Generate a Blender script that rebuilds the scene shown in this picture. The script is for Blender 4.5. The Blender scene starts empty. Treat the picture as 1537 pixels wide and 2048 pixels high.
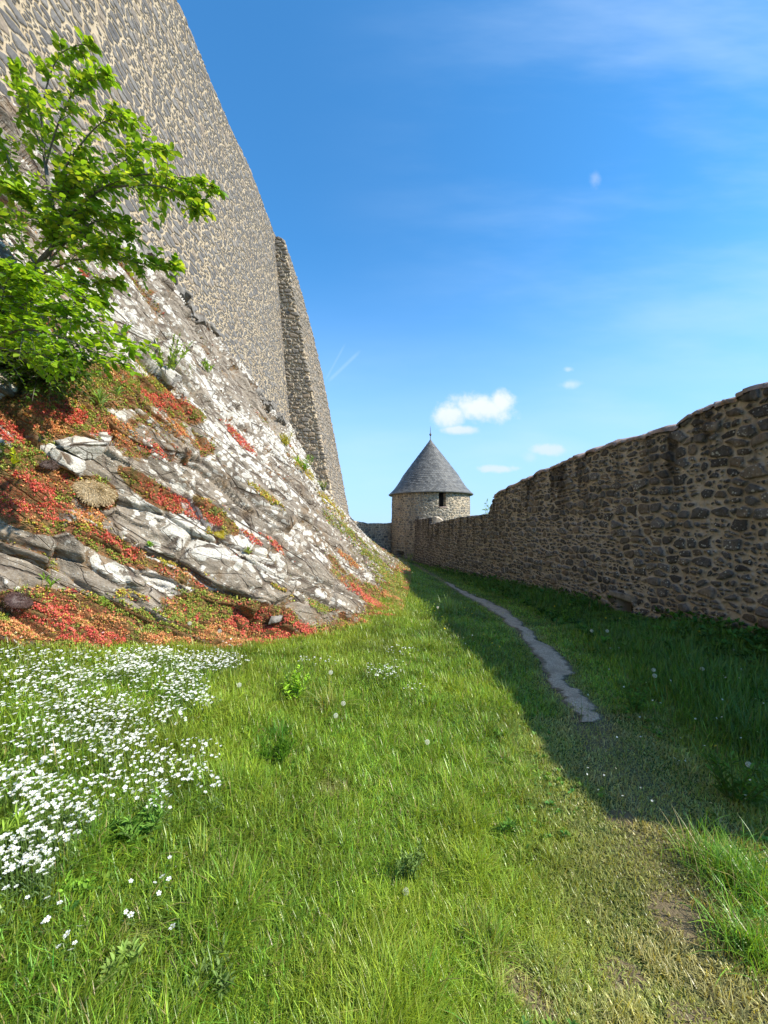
import bpy, math, random
import numpy as np
from mathutils import Vector, Matrix
random.seed(7)
RNG = np.random.default_rng(11)
S = bpy.context.scene
COL = S.collection

# ------------------------------------------------------------------ camera, sky, sun, exposure
FPX, CX, HY = 760.0, 768.5, 1050.0           # focal length, principal column and horizon row for a 1537 x 2048 frame
EYE = 1.6
cd = bpy.data.cameras.new('camera'); cam = bpy.data.objects.new('camera', cd); COL.objects.link(cam)
cam.location = (0, 0, EYE); cam.rotation_euler = (math.radians(90), 0, 0)
cd.sensor_fit = 'VERTICAL'; cd.sensor_height = 36.0; cd.lens = 36.0*FPX/2048
cd.shift_y = (HY-1024)/2048; cd.clip_start = 0.05; cd.clip_end = 20000
S.camera = cam
SUN_EL, SUN_DX, SUN_DY = math.radians(39), 0.953, -0.302
ld = bpy.data.lights.new('sun', 'SUN'); sun = bpy.data.objects.new('sun', ld); COL.objects.link(sun)
ld.energy = 4.2; ld.angle = math.radians(0.5); ld.color = (1.0, 0.94, 0.83)
sd = Vector((SUN_DX*math.cos(SUN_EL), SUN_DY*math.cos(SUN_EL), math.sin(SUN_EL))).normalized()
sun.rotation_euler = sd.to_track_quat('Z', 'Y').to_euler(); sun.location = (20, -6, 20)
w = bpy.data.worlds.new('World'); S.world = w; w.use_nodes = True
S.view_settings.view_transform = 'Standard'; S.view_settings.look = 'None'
S.view_settings.exposure = 1.0; S.view_settings.gamma = 1.0

class NT:
    """small helper for node graphs"""
    def __init__(s, tree): s.t = tree; s.n = tree.nodes; s.l = tree.links
    def new(s, typ, **kw):
        n = s.n.new(typ)
        for k, v in kw.items(): setattr(n, k, v)
        return n
    def put(s, sock, v):
        if isinstance(v, bpy.types.NodeSocket): s.l.new(v, sock)
        elif v is not None:
            if hasattr(sock, 'default_value'):
                try: sock.default_value = v
                except Exception: sock.default_value = tuple(v)+(1,)
    def math(s, op, a, b=None, c=None, clamp=False):
        n = s.new('ShaderNodeMath', operation=op, use_clamp=clamp)
        s.put(n.inputs[0], a); s.put(n.inputs[1], b)
        if c is not None: s.put(n.inputs[2], c)
        return n.outputs[0]
    def vmath(s, op, a, b=None):
        n = s.new('ShaderNodeVectorMath', operation=op); s.put(n.inputs[0], a); s.put(n.inputs[1], b)
        return n.outputs[0]
    def mix(s, f, a, b, blend='MIX'):
        n = s.new('ShaderNodeMix', data_type='RGBA', blend_type=blend); s.put(n.inputs[0], f)
        for i, v in ((6, a), (7, b)):
            if isinstance(v, bpy.types.NodeSocket): s.l.new(v, n.inputs[i])
            else: n.inputs[i].default_value = (v[0], v[1], v[2], 1)
        return n.outputs[2]
    def ramp(s, v, lo, hi, a=0.0, b=1.0, smooth=True):
        n = s.new('ShaderNodeMapRange', interpolation_type='SMOOTHSTEP' if smooth else 'LINEAR', clamp=True)
        s.put(n.inputs['Value'], v); n.inputs['From Min'].default_value = lo; n.inputs['From Max'].default_value = hi
        n.inputs['To Min'].default_value = a; n.inputs['To Max'].default_value = b
        return n.outputs['Result']
    def noise(s, scale, vec=None, detail=4, rough=0.55, out=0):
        n = s.new('ShaderNodeTexNoise'); n.inputs['Scale'].default_value = scale
        n.inputs['Detail'].default_value = detail; n.inputs['Roughness'].default_value = rough
        if vec is not None: s.l.new(vec, n.inputs['Vector'])
        return n.outputs[out]
    def voro(s, scale, vec=None, feature='F1', out='Distance', rnd=1.0):
        n = s.new('ShaderNodeTexVoronoi', feature=feature); n.inputs['Scale'].default_value = scale
        n.inputs['Randomness'].default_value = rnd
        if vec is not None: s.l.new(vec, n.inputs['Vector'])
        return n.outputs[out]
    def attr(s, name, out='Fac'):
        n = s.new('ShaderNodeAttribute', attribute_name=name); return n.outputs[out]
    def bump(s, h, strength=0.5, dist=0.01):
        n = s.new('ShaderNodeBump'); n.inputs['Strength'].default_value = strength; n.inputs['Distance'].default_value = dist
        s.l.new(h, n.inputs['Height']); return n.outputs[0]
    def coord(s, out='Object'): return s.new('ShaderNodeTexCoord').outputs[out]

def build_world():
    g = NT(w.node_tree); g.n.clear()
    sky = g.new('ShaderNodeTexSky', sky_type='NISHITA'); sky.sun_disc = False
    sky.sun_elevation = SUN_EL; sky.sun_rotation = math.atan2(SUN_DX, SUN_DY)
    sky.altitude = 200; sky.air_density = 1.0; sky.dust_density = 0.15; sky.ozone_density = 3.0
    hsv = g.new('ShaderNodeHueSaturation'); hsv.inputs['Saturation'].default_value = 1.05
    tint = g.mix(1.0, sky.outputs[0], (0.50, 0.88, 1.03), 'MULTIPLY'); g.l.new(tint, hsv.inputs['Color'])
    d = g.coord('Generated'); sx = g.new('ShaderNodeSeparateXYZ'); g.l.new(d, sx.inputs[0])
    yy = g.math('MAXIMUM', sx.outputs[1], 0.02)
    a = g.math('DIVIDE', sx.outputs[0], yy); b = g.math('DIVIDE', sx.outputs[2], yy)
    front = g.math('GREATER_THAN', sx.outputs[1], 0.05)
    cv = g.new('ShaderNodeCombineXYZ'); g.l.new(a, cv.inputs[0]); g.l.new(b, cv.inputs[1])
    n1 = g.noise(9, cv.outputs[0], 6, 0.6); n2 = g.noise(38, cv.outputs[0], 6, 0.62)
    wob = g.math('ADD', g.math('MULTIPLY', g.math('SUBTRACT', n1, 0.5), 1.5), g.math('MULTIPLY', g.math('SUBTRACT', n2, 0.5), 0.9))
    def puff(u, v, ru, rv, lo=-0.2, hi=0.65, k=1.0):
        du = g.math('DIVIDE', g.math('SUBTRACT', a, u), ru); dv = g.math('DIVIDE', g.math('SUBTRACT', b, v), rv)
        r = g.math('SQRT', g.math('ADD', g.math('MULTIPLY', du, du), g.math('MULTIPLY', dv, dv)))
        f = g.math('ADD', g.math('SUBTRACT', 1.0, r), wob)
        return g.math('MULTIPLY', g.ramp(f, lo, hi), k)
    parts = [puff(.262, .308, .085, .045), puff(.175, .288, .048, .034), puff(.205, .250, .052, .014), puff(.305, .325, .045, .034),
             puff(.305, .148, .052, .013, -.1, .5, .9), puff(.43, .198, .05, .018, -.1, .6, .85), puff(.385, .178, .03, .02, 0, .9, .35),
             puff(.49, .37, .035, .016, 0, .8, .45), puff(.485, .41, .02, .01, 0, .8, .4), puff(.555, .91, .02, .03, 0, 1.0, .25)]
    m = parts[0]
    for p in parts[1:]: m = g.math('MAXIMUM', m, p)
    # thin high veils
    mp = g.new('ShaderNodeMapping'); mp.inputs['Rotation'].default_value = (0, 0, math.radians(-28)); mp.inputs['Scale'].default_value = (0.7, 2.6, 1)
    g.l.new(cv.outputs[0], mp.inputs[0])
    veil = g.math('MULTIPLY', g.ramp(g.noise(1.6, mp.outputs[0], 5, 0.55), 0.36, 0.80), g.ramp(a, -0.3, 0.9, 0.0, 0.36))
    low = g.math('MULTIPLY', g.ramp(g.noise(2.2, mp.outputs[0], 4, 0.5), 0.4, 0.7), g.ramp(b, 0.6, 0.05, 0, 0.34))
    veil = g.math('ADD', veil, low, clamp=True)
    def trail(u0, v0, u1, v1, wd, k):
        L = math.hypot(u1-u0, v1-v0); tx, ty = (u1-u0)/L, (v1-v0)/L
        du = g.math('SUBTRACT', a, u0); dv = g.math('SUBTRACT', b, v0)
        al = g.math('ADD', g.math('MULTIPLY', du, tx), g.math('MULTIPLY', dv, ty))
        ac = g.math('ABSOLUTE', g.math('SUBTRACT', g.math('MULTIPLY', du, ty), g.math('MULTIPLY', dv, tx)))
        return g.math('MULTIPLY', g.math('MULTIPLY', g.ramp(ac, 0, wd, 1, 0), g.ramp(al, 0, L*.2)), g.math('MULTIPLY', g.ramp(al, L*.7, L, 1, 0), k))
    tr = g.math('MAXIMUM', trail(-.155, .37, -.05, .47, .009, .22), trail(-.16, .37, -.095, .49, .006, .16))
    veil = g.math('MAXIMUM', veil, tr)
    shade = g.ramp(g.math('ADD', b, g.math('MULTIPLY', n1, 0.12)), 0.28, 0.38)
    ccol = g.mix(shade, (2.7, 3.1, 3.6), (3.4, 3.55, 3.7))
    hz = g.mix(g.ramp(sx.outputs[2], 0.60, -0.02, 0, 0.90), hsv.outputs[0], (1.75, 2.65, 4.2))
    c1 = g.mix(g.math('MULTIPLY', veil, front), hz, (2.4, 3.2, 4.3))
    c2 = g.mix(g.math('MULTIPLY', g.math('MULTIPLY', m, 0.88), front), c1, ccol)
    bg = g.new('ShaderNodeBackground'); bg.inputs['Strength'].default_value = 0.15; g.l.new(c2, bg.inputs['Color'])
    o = g.new('ShaderNodeOutputWorld'); g.l.new(bg.outputs[0], o.inputs[0])
build_world()

# ------------------------------------------------------------------ numpy helpers
def hsh(i, j, k=0, seed=0):
    i = np.asarray(i).astype(np.int64); j = np.asarray(j).astype(np.int64); k = np.asarray(k).astype(np.int64)
    h = (i*374761393 + j*668265263 + k*2147483647 + seed*974711) & 0xffffffff
    h = ((h ^ (h >> 13))*1274126177) & 0xffffffff
    h = ((h ^ (h >> 16))*2246822519) & 0xffffffff
    return ((h ^ (h >> 15)) & 0xffffff)/float(0xffffff)
def noise(x, y, z=0.0, seed=0):
    x, y, z = np.broadcast_arrays(np.asarray(x, float), np.asarray(y, float), np.asarray(z, float))
    xi, yi, zi = np.floor(x), np.floor(y), np.floor(z); f = [x-xi, y-yi, z-zi]
    u = [t*t*t*(t*(t*6-15)+10) for t in f]; r = 0
    for a in (0, 1):
        for b in (0, 1):
            for c in (0, 1):
                wt = (u[0] if a else 1-u[0])*(u[1] if b else 1-u[1])*(u[2] if c else 1-u[2])
                r = r + wt*hsh(xi+a, yi+b, zi+c, seed)
    return r*2-1
def fbm(x, y, z=0.0, o=4, seed=0, g=0.5):
    r = 0; a = 1; s = 0
    for k in range(o):
        r = r + a*noise(x*2**k, y*2**k, np.asarray(z)*2**k, seed+k*7); s += a; a *= g
    return r/s
def sst(x, a, b): t = np.clip((x-a)/(b-a), 0, 1); return t*t*(3-2*t)
def cells(U, V, cw, ch, seed, jx=0.7, jy=0.5, wv=0.25, p=2.6, shift=0.5):
    """jittered anisotropic cells: F2-F1, two randoms per cell and the offset from the cell's site"""
    J0 = np.floor(V/ch); F1 = np.full(U.shape, 9.9); F2 = np.full(U.shape, 9.9)
    R1 = np.zeros(U.shape); R2 = np.zeros(U.shape); DX = np.zeros(U.shape); DY = np.zeros(U.shape)
    for dj in (-1, 0, 1):
        J = J0+dj; off = (hsh(J, 0*J, 3, seed)-0.5)*cw*2*shift
        I0 = np.floor((U-off)/cw)
        for di in (-1, 0, 1):
            I = I0+di
            sx = (I+0.5+jx*(hsh(I, J, 1, seed)-0.5))*cw+off; sy = (J+0.5+jy*(hsh(I, J, 2, seed)-0.5))*ch
            dx = (U-sx)/cw; dy = (V-sy)/ch
            d = (np.abs(dx)**p+np.abs(dy)**p)**(1/p) + wv*(hsh(I, J, 4, seed)-0.5)
            nf = d < F1
            F2 = np.where(nf, F1, np.minimum(F2, d)); F1 = np.where(nf, d, F1)
            R1 = np.where(nf, hsh(I, J, 5, seed), R1); R2 = np.where(nf, hsh(I, J, 6, seed), R2)
            DX = np.where(nf, dx, DX); DY = np.where(nf, dy, DY)
    return F2-F1, R1, R2, DX, DY

def tag(o, label=None, cat=None, group=None, kind=None):
    if label: o['label'] = label
    if cat: o['category'] = cat
    if group: o['group'] = group
    if kind: o['kind'] = kind
    return o
def link(name, me, mat=None, parent=None):
    o = bpy.data.objects.new(name, me); COL.objects.link(o)
    if mat: me.materials.append(mat)
    if parent: o.parent = parent
    return o
def empty(name, loc=(0, 0, 0)):
    o = bpy.data.objects.new(name, None); COL.objects.link(o); o.location = loc; o.empty_display_size = 0.1; return o
def mk(name, V, F, attrs=None, smooth=True):
    """V (n,3); F list of (m,k) index arrays"""
    me = bpy.data.meshes.new(name); V = np.ascontiguousarray(V, dtype=np.float32)
    if not isinstance(F, (list, tuple)): F = [F]
    F = [np.asarray(f, dtype=np.int32) for f in F if len(f)]
    me.vertices.add(len(V)); me.vertices.foreach_set('co', V.ravel())
    idx = np.concatenate([f.ravel() for f in F]); tot = np.concatenate([np.full(len(f), f.shape[1], np.int32) for f in F])
    me.loops.add(len(idx)); me.loops.foreach_set('vertex_index', idx)
    st = np.concatenate([[0], np.cumsum(tot)[:-1]]).astype(np.int32)
    me.polygons.add(len(tot)); me.polygons.foreach_set('loop_start', st); me.polygons.foreach_set('loop_total', tot)
    if smooth: me.polygons.foreach_set('use_smooth', np.ones(len(tot), dtype=bool))
    for k, a in (attrs or {}).items():
        a = np.asarray(a, dtype=np.float32)
        if a.ndim == 1:
            at = me.attributes.new(k, 'FLOAT', 'POINT'); at.data.foreach_set('value', a)
        else:
            at = me.attributes.new(k, 'FLOAT_COLOR', 'POINT')
            if a.shape[1] == 3: a = np.concatenate([a, np.ones((len(a), 1), np.float32)], 1)
            at.data.foreach_set('color', np.ascontiguousarray(a).ravel())
    me.update(calc_edges=True); me.validate()
    return me
def gridF(n, m, flip=False, closed=False):
    i = np.arange(n if closed else n-1)[:, None]; j = np.arange(m-1)[None, :]; i2 = (i+1) % n
    q = np.stack([i*m+j, i2*m+j, i2*m+j+1, i*m+j+1], -1).reshape(-1, 4)
    return q[:, ::-1] if flip else q
def grid(name, P, attrs=None, flip=False, closed=False, smooth=True, extra=None):
    n, m, _ = P.shape
    F = [gridF(n, m, flip, closed)]
    if extra is not None: F += extra
    return mk(name, P.reshape(-1, 3), F, {k: (v.reshape(-1) if v.ndim == 2 else v.reshape(-1, v.shape[-1])) for k, v in (attrs or {}).items()}, smooth)
def scatter(T, TF, pos, R, scl, col=None, tcol=None):
    """copies of template T (k,3) at pos (N,3), frames R (N,3,3), scales (N,) or (N,3); TF list of (m,q)"""
    N = len(pos); k = len(T); scl = np.asarray(scl, float)
    if scl.ndim == 1: scl = scl[:, None].repeat(3, 1)
    V = np.einsum('nij,nkj->nki', R, T[None]*scl[:, None, :]) + pos[:, None, :]
    F = [(f[None]+(np.arange(N)*k)[:, None, None]).reshape(-1, f.shape[1]) for f in TF]
    C = None
    if col is not None:
        C = np.repeat(col[:, None, :], k, 1)
        if tcol is not None: C = C*tcol[None]
        C = C.reshape(-1, 3)
    return V.reshape(-1, 3), F, C
def merge(items):
    V = []; C = []; FF = {}; off = 0
    for v, f, c in items:
        for a in f: FF.setdefault(a.shape[1], []).append(a+off)
        V.append(v); C.append(c); off += len(v)
    return np.concatenate(V), [np.concatenate(x) for x in FF.values()], (np.concatenate(C) if C[0] is not None else None)
def frames(yaw, pitch, roll=None):
    """local z tipped by pitch towards yaw"""
    cy, sy = np.cos(yaw), np.sin(yaw); cp, sp = np.cos(pitch), np.sin(pitch); O = np.zeros_like(cy)
    Rz = np.stack([np.stack([cy, -sy, O], -1), np.stack([sy, cy, O], -1), np.stack([O, O, O+1], -1)], -2)
    Ry = np.stack([np.stack([cp, O, sp], -1), np.stack([O, O+1, O], -1), np.stack([-sp, O, cp], -1)], -2)
    R = Rz @ Ry
    if roll is not None:
        cr, sr = np.cos(roll), np.sin(roll)
        R = R @ np.stack([np.stack([cr, -sr, O], -1), np.stack([sr, cr, O], -1), np.stack([O, O, O+1], -1)], -2)
    return R
def frame_dir(D, spin):
    """local y along D, with spin around it"""
    D = D/np.linalg.norm(D, axis=1, keepdims=True); up = np.array([0, 0, 1.0])
    X = np.cross(D, up); n = np.linalg.norm(X, axis=1, keepdims=True); X = np.where(n < 1e-3, np.array([1.0, 0, 0]), X/np.maximum(n, 1e-6))
    Z = np.cross(X, D); c, s = np.cos(spin)[:, None], np.sin(spin)[:, None]
    X2 = X*c+Z*s; Z2 = -X*s+Z*c
    return np.stack([X2, D, Z2], -1)
def proj(P):
    y = np.maximum(P[..., 1], 0.05)
    return CX+FPX*P[..., 0]/y, HY-FPX*(P[..., 2]-EYE)/y
def tube(pts, rad, n=6):
    pts = np.asarray(pts, float); m = len(pts); rad = np.broadcast_to(rad, m)
    T = np.gradient(pts, axis=0); T /= np.linalg.norm(T, axis=1, keepdims=True)+1e-9
    ref = np.array([0.31, 0.17, 0.93]) if abs(T[0, 2]) < 0.9 else np.array([1.0, 0.1, 0])
    A = np.cross(T, ref); A /= np.linalg.norm(A, axis=1, keepdims=True); B = np.cross(T, A)
    th = np.linspace(0, 2*np.pi, n, endpoint=False)
    P = pts[:, None]+rad[:, None, None]*(A[:, None]*np.cos(th)[None, :, None]+B[:, None]*np.sin(th)[None, :, None])
    i = np.arange(m-1)[:, None]; j = np.arange(n)[None, :]; j2 = (j+1) % n
    F = np.stack([i*n+j, i*n+j2, (i+1)*n+j2, (i+1)*n+j], -1).reshape(-1, 4)
    V = np.concatenate([P.reshape(-1, 3), pts[-1:]]); k = len(V)-1
    tip = np.stack([(m-1)*n+np.arange(n), (m-1)*n+(np.arange(n)+1) % n, np.full(n, k)], -1)
    return V, [F, tip], None

# ------------------------------------------------------------------ lie of the land (z relative to the path by the camera)
def smooth_tab(ys, vs, k=0.35):
    yy = np.linspace(-14, 60, 1500); v = np.interp(yy, ys, vs); s = max(1, int(k/(yy[1]-yy[0])))
    ker = np.exp(-np.linspace(-2, 2, 4*s+1)**2); ker /= ker.sum()
    v = np.convolve(np.pad(v, 2*s, mode='edge'), ker, 'valid'); return lambda y: np.interp(y, yy, v)
FY = [-14, 0, 2.74, 3.2, 4.0, 4.6, 5.9, 8, 12, 18.6, 25, 40]
f_xf = smooth_tab(FY, [-3.6, -3.2, -2.85, -2.5, -1.9, -1.0, -.12, .12, .5, .85, 1.1, 1.2])
f_hf = smooth_tab(FY, [.9, .85, .70, .55, .3, .16, .14, .14, .03, -.25, -.62, -1.2])
f_g = smooth_tab([-14, 4.75, 12.85, 24.7, 60], [.0, .0, -.43, -1.0, -2.2])
f_hw = smooth_tab([-14, 5, 9.15, 12.2, 18.4, 21, 25, 40], [7.1, 7.05, 7.02, 6.58, 5.96, 5.2, 4.2, 3.6])
f_p = smooth_tab([-14, 5, 18.6, 40], [1.15, 1.15, 1.5, 1.5])
def wall_x(y, z):                                    # face of the high wall
    return -5.95+0.03*y+0.086*(15.9-z)
def rw_x(y): return 5.475-0.1407*y                   # face of the low right wall
def ground_h(x, y):
    xf, hf, g = f_xf(y), f_hf(y), f_g(y)
    u = np.clip((x-xf)/np.where(y < 6, 3.9, 2.0+0*y), 0, 1)
    h = g+(hf-g)*(1-u)**1.6
    h = h+0.025*fbm(x*1.1, y*1.1, 0, 3, 5)*sst(y, -5, 0)+0.01*noise(x*5, y*5, 0, 9)
    wd = rw_x(y)-x
    h = h+0.10*sst(wd, 1.2, 0.1)*(wd > -.2)
    h = h-0.9*sst(x, 7.5, 14)*4-2.5*sst(y, 30, 45)
    return h
def base_slope(y, t):
    xf, hf, hw = f_xf(y), f_hf(y), f_hw(y); xw = wall_x(y, hw)
    tc = np.clip(t, 0, 1)
    z = hf+(hw-hf)*(1-tc)**f_p(y) - np.maximum(t-1, 0)*1.2
    return np.stack([xw+t*(xf-xw), y+0*t, z], -1)
def gpt(px, py, it=50):
    """the point of the lawn seen at a photo pixel"""
    dx, dz = (px-CX)/FPX, (HY-py)/FPX
    lo, hi = 0.6, 60.0
    ys = np.geomspace(0.6, 45, 1600); gg = ground_h(dx*ys, ys); r = EYE+dz*ys
    k = np.argmax(r < gg); y = ys[k] if r[k] < gg[k] else 40
    return np.array([dx*y, y, float(ground_h(np.array([dx*y]), np.array([y]))[0])])

# ------------------------------------------------------------------ materials
def new_mat(name):
    m = bpy.data.materials.new(name); m.use_nodes = True; g = NT(m.node_tree); g.n.clear()
    o = g.new('ShaderNodeOutputMaterial'); b = g.new('ShaderNodeBsdfPrincipled'); g.l.new(b.outputs[0], o.inputs[0])
    b.inputs['Roughness'].default_value = 0.85; b.inputs['Specular IOR Level'].default_value = 0.25
    return m, g, b, o
def masonry(name, stone_a, stone_b, mortar, mort_lo=0.04, mort_hi=0.12, lichen=0.0, stain_shade=0.0, rough=0.85, ragged=0.0, fine=1.0):
    m, g, b, o = new_mat(name); c = g.coord()
    e = g.attr('edge'); r = g.attr('rnd'); r2 = g.attr('rndb')
    n = g.noise(14, c, 5, 0.65); nf = g.noise(55, c, 4, 0.7); nl = g.noise(1.3, c, 4, 0.5)
    ee = g.math('ADD', e, g.math('MULTIPLY', g.math('SUBTRACT', nf, 0.5), 0.09*fine))
    ee = g.math('ADD', ee, g.math('MULTIPLY', g.math('SUBTRACT', n, 0.5), 0.10))
    if ragged > 0: ee = g.math('ADD', ee, g.math('MULTIPLY', g.math('SUBTRACT', g.noise(24, c, 6, 0.75), 0.5), 0.30*ragged))
    f = g.ramp(ee, mort_lo, mort_hi)
    st = g.mix(r, stone_a, stone_b)
    st = g.mix(g.ramp(r2, 0.80, 0.95, 0, 0.6), st, (stone_b[0]*1.5, stone_b[1]*1.25, stone_b[2]*0.95))
    st = g.mix(g.ramp(n, 0.35, 0.7, 0.0, 0.5), st, (stone_a[0]*0.45, stone_a[1]*0.45, stone_a[2]*0.45))
    st = g.mix(g.ramp(nf, 0.5, 0.75, 0, 0.35), st, (stone_b[0]*1.7, stone_b[1]*1.7, stone_b[2]*1.6))
    if lichen > 0:
        lv = g.voro(24, c); lm = g.noise(3.5, c, 3, 0.5)
        lf = g.math('MULTIPLY', g.ramp(lv, 0.20, 0.34, 1, 0), g.ramp(lm, 0.40, 0.60, 0, lichen))
        st = g.mix(lf, st, (0.42, 0.42, 0.38))
        l2 = g.math('MULTIPLY', g.ramp(g.voro(9, c), 0.12, 0.2, 1, 0), g.ramp(g.noise(1.1, c, 2), 0.57, 0.64, 0, lichen*.8))
        st = g.mix(l2, st, (0.5, 0.5, 0.46))
    mo = g.mix(n, (mortar[0]*0.68, mortar[1]*0.66, mortar[2]*0.62), mortar)
    mo = g.mix(g.ramp(g.noise(2.2, c, 5, .6), 0.45, 0.7, 0, 0.5), mo, (mortar[0]*0.6, mortar[1]*0.52, mortar[2]*0.42))
    colr = g.mix(f, mo, st)
    if stain_shade > 0:
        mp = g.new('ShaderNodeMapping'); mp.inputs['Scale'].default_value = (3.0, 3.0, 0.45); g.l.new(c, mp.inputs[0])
        sf = g.math('MULTIPLY', g.ramp(g.noise(1.0, mp.outputs[0], 6, 0.65), 0.42, 0.66, 0, stain_shade), g.attr('stain_shade'))
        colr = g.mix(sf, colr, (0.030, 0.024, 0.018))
    g.l.new(colr, b.inputs['Base Color']); b.inputs['Roughness'].default_value = rough
    h = g.math('ADD', g.math('MULTIPLY', f, 1.0), g.math('ADD', g.math('MULTIPLY', n, 0.8), g.math('MULTIPLY', nf, 0.6)))
    g.l.new(g.bump(h, 0.7, 0.02), b.inputs['Normal'])
    return m
M_HIGH = masonry('basalt_masonry', (0.095, 0.09, 0.087), (0.235, 0.215, 0.19), (0.48, 0.395, 0.275), 0.135, 0.18, fine=0.5)
M_BUTT = masonry('buttress_masonry', (0.13, 0.118, 0.104), (0.30, 0.26, 0.21), (0.60, 0.49, 0.34), 0.13, 0.20, stain_shade=0.15)
M_LOW = masonry('weathered_masonry', (0.045, 0.043, 0.041), (0.17, 0.155, 0.14), (0.46, 0.41, 0.345), 0.14, 0.23, lichen=1.0, stain_shade=0.8, ragged=1.0)
M_TOWER = masonry('tower_masonry', (0.11, 0.10, 0.085), (0.34, 0.30, 0.24), (0.58, 0.49, 0.36), 0.12, 0.20, lichen=0.6, stain_shade=0.25)

def simple(name, c1, c2, sc=8, rough=0.85, bump=0.3, bdist=0.01):
    m, g, b, o = new_mat(name); c = g.coord()
    n = g.noise(sc, c, 6, 0.65); g.l.new(g.mix(g.ramp(n, 0.3, 0.7), c1, c2), b.inputs['Base Color'])
    g.l.new(g.bump(g.noise(sc*3, c, 6, 0.7), bump, bdist), b.inputs['Normal']); b.inputs['Roughness'].default_value = rough
    return m
M_CAP = simple('mortar_cap', (0.20, 0.15, 0.125), (0.40, 0.30, 0.26), 7, 0.9, 0.8, 0.02)
M_DARK = simple('opening_shade', (0.012, 0.010, 0.009), (0.02, 0.017, 0.014), 5)  # near-black colour paints in the shade inside window, doorway and drain
M_IRON = simple('finial_metal', (0.07, 0.075, 0.08), (0.13, 0.13, 0.13), 12, 0.5)
M_BARK = simple('bark', (0.10, 0.085, 0.065), (0.21, 0.19, 0.155), 30, 0.9, 0.7, 0.01)
M_BROKEN = simple('broken_stone', (0.12, 0.108, 0.092), (0.33, 0.30, 0.26), 9, 0.9, 0.9, 0.03)

def slate_mat():
    m, g, b, o = new_mat('slate'); c = g.coord(); r = g.attr('rnd')
    col = g.mix(r, (0.085, 0.086, 0.084), (0.17, 0.168, 0.158))
    col = g.mix(g.ramp(g.noise(5, c, 4, .6), 0.45, 0.75, 0, 0.4), col, (0.19, 0.18, 0.15))
    col = g.mix(g.ramp(g.attr('edge'), 0.10, 0.0), col, (0.02, 0.02, 0.022))
    g.l.new(col, b.inputs['Base Color']); b.inputs['Roughness'].default_value = 0.55
    g.l.new(g.bump(g.noise(40, c, 4), 0.3, 0.01), b.inputs['Normal'])
    return m
M_SLATE = slate_mat()

def leafy(name, trans=0.35, rough=0.5, spec=0.25, vary=0.25):
    m, g, b, o = new_mat(name); col = g.attr('col', 'Color')
    n = g.noise(6, g.coord(), 3); colv = g.mix(g.ramp(n, 0.3, 0.7, 0, vary), col, (0.03, 0.06, 0.01))
    g.l.new(colv, b.inputs['Base Color']); b.inputs['Roughness'].default_value = rough
    b.inputs['Specular IOR Level'].default_value = spec
    t = g.new('ShaderNodeBsdfTranslucent'); tc = g.mix(1.0, colv, (1.5, 1.35, 0.5), 'MULTIPLY'); g.l.new(tc, t.inputs['Color'])
    mx = g.new('ShaderNodeMixShader'); mx.inputs[0].default_value = trans
    g.l.new(b.outputs[0], mx.inputs[1]); g.l.new(t.outputs[0], mx.inputs[2]); g.l.new(mx.outputs[0], o.inputs[0])
    return m
M_GRASS = leafy('grass_blades', 0.34, 0.36, 0.45, 0.1)
M_LEAF = leafy('tree_leaves', 0.48, 0.5, 0.25, 0.0)
M_HERB = leafy('herb_leaves', 0.36, 0.6, 0.15, 0.0)
M_SEDUM = leafy('sedum_leaves', 0.15, 0.5, 0.3, 0.0)
M_PETAL = leafy('petals', 0.3, 0.6, 0.1, 0.0)

def ground_mat():
    m, g, b, o = new_mat('lawn_soil'); c = g.coord()
    n = g.noise(2.5, c, 6, 0.6); nf = g.noise(60, c, 5, 0.7); tr = g.attr('tread')
    soil = g.mix(nf, (0.09, 0.066, 0.036), (0.28, 0.225, 0.135))
    green = g.mix(nf, (0.035, 0.06, 0.012), (0.09, 0.13, 0.03))
    f = g.math('ADD', tr, g.math('MULTIPLY', g.math('SUBTRACT', n, 0.5), 1.2))
    col = g.mix(g.ramp(f, 0.30, 0.85), green, soil)
    g.l.new(col, b.inputs['Base Color']); b.inputs['Roughness'].default_value = 1.0; b.inputs['Specular IOR Level'].default_value = 0.05
    g.l.new(g.bump(nf, 0.8, 0.02), b.inputs['Normal'])
    return m
def path_mat():
    m, g, b, o = new_mat('gravel_path'); c = g.coord()
    v = g.voro(90, c, out='Color'); nf = g.noise(140, c, 4, 0.7); n = g.noise(5, c, 4)
    sep = g.new('ShaderNodeSeparateColor'); g.l.new(v, sep.inputs[0])
    col = g.mix(sep.outputs[0], (0.42, 0.30, 0.20), (0.74, 0.55, 0.38)); col = g.mix(g.ramp(nf, 0.35, 0.7, 0, 0.6), col, (0.26, 0.19, 0.14))
    col = g.mix(g.ramp(n, 0.45, 0.7, 0, 0.6), col, (0.30, 0.22, 0.15))
    sd_ = g.math('ADD', g.attr('side'), g.math('MULTIPLY', g.math('SUBTRACT', g.noise(11, c, 5, .7), 0.5), 1.1))
    col = g.mix(g.ramp(sd_, 0.45, 0.1, 0, 0.9), col, (0.17, 0.125, 0.075))
    g.l.new(col, b.inputs['Base Color']); b.inputs['Roughness'].default_value = 1.0
    g.l.new(g.bump(g.voro(90, c), 0.9, 0.01), b.inputs['Normal'])
    return m
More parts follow.
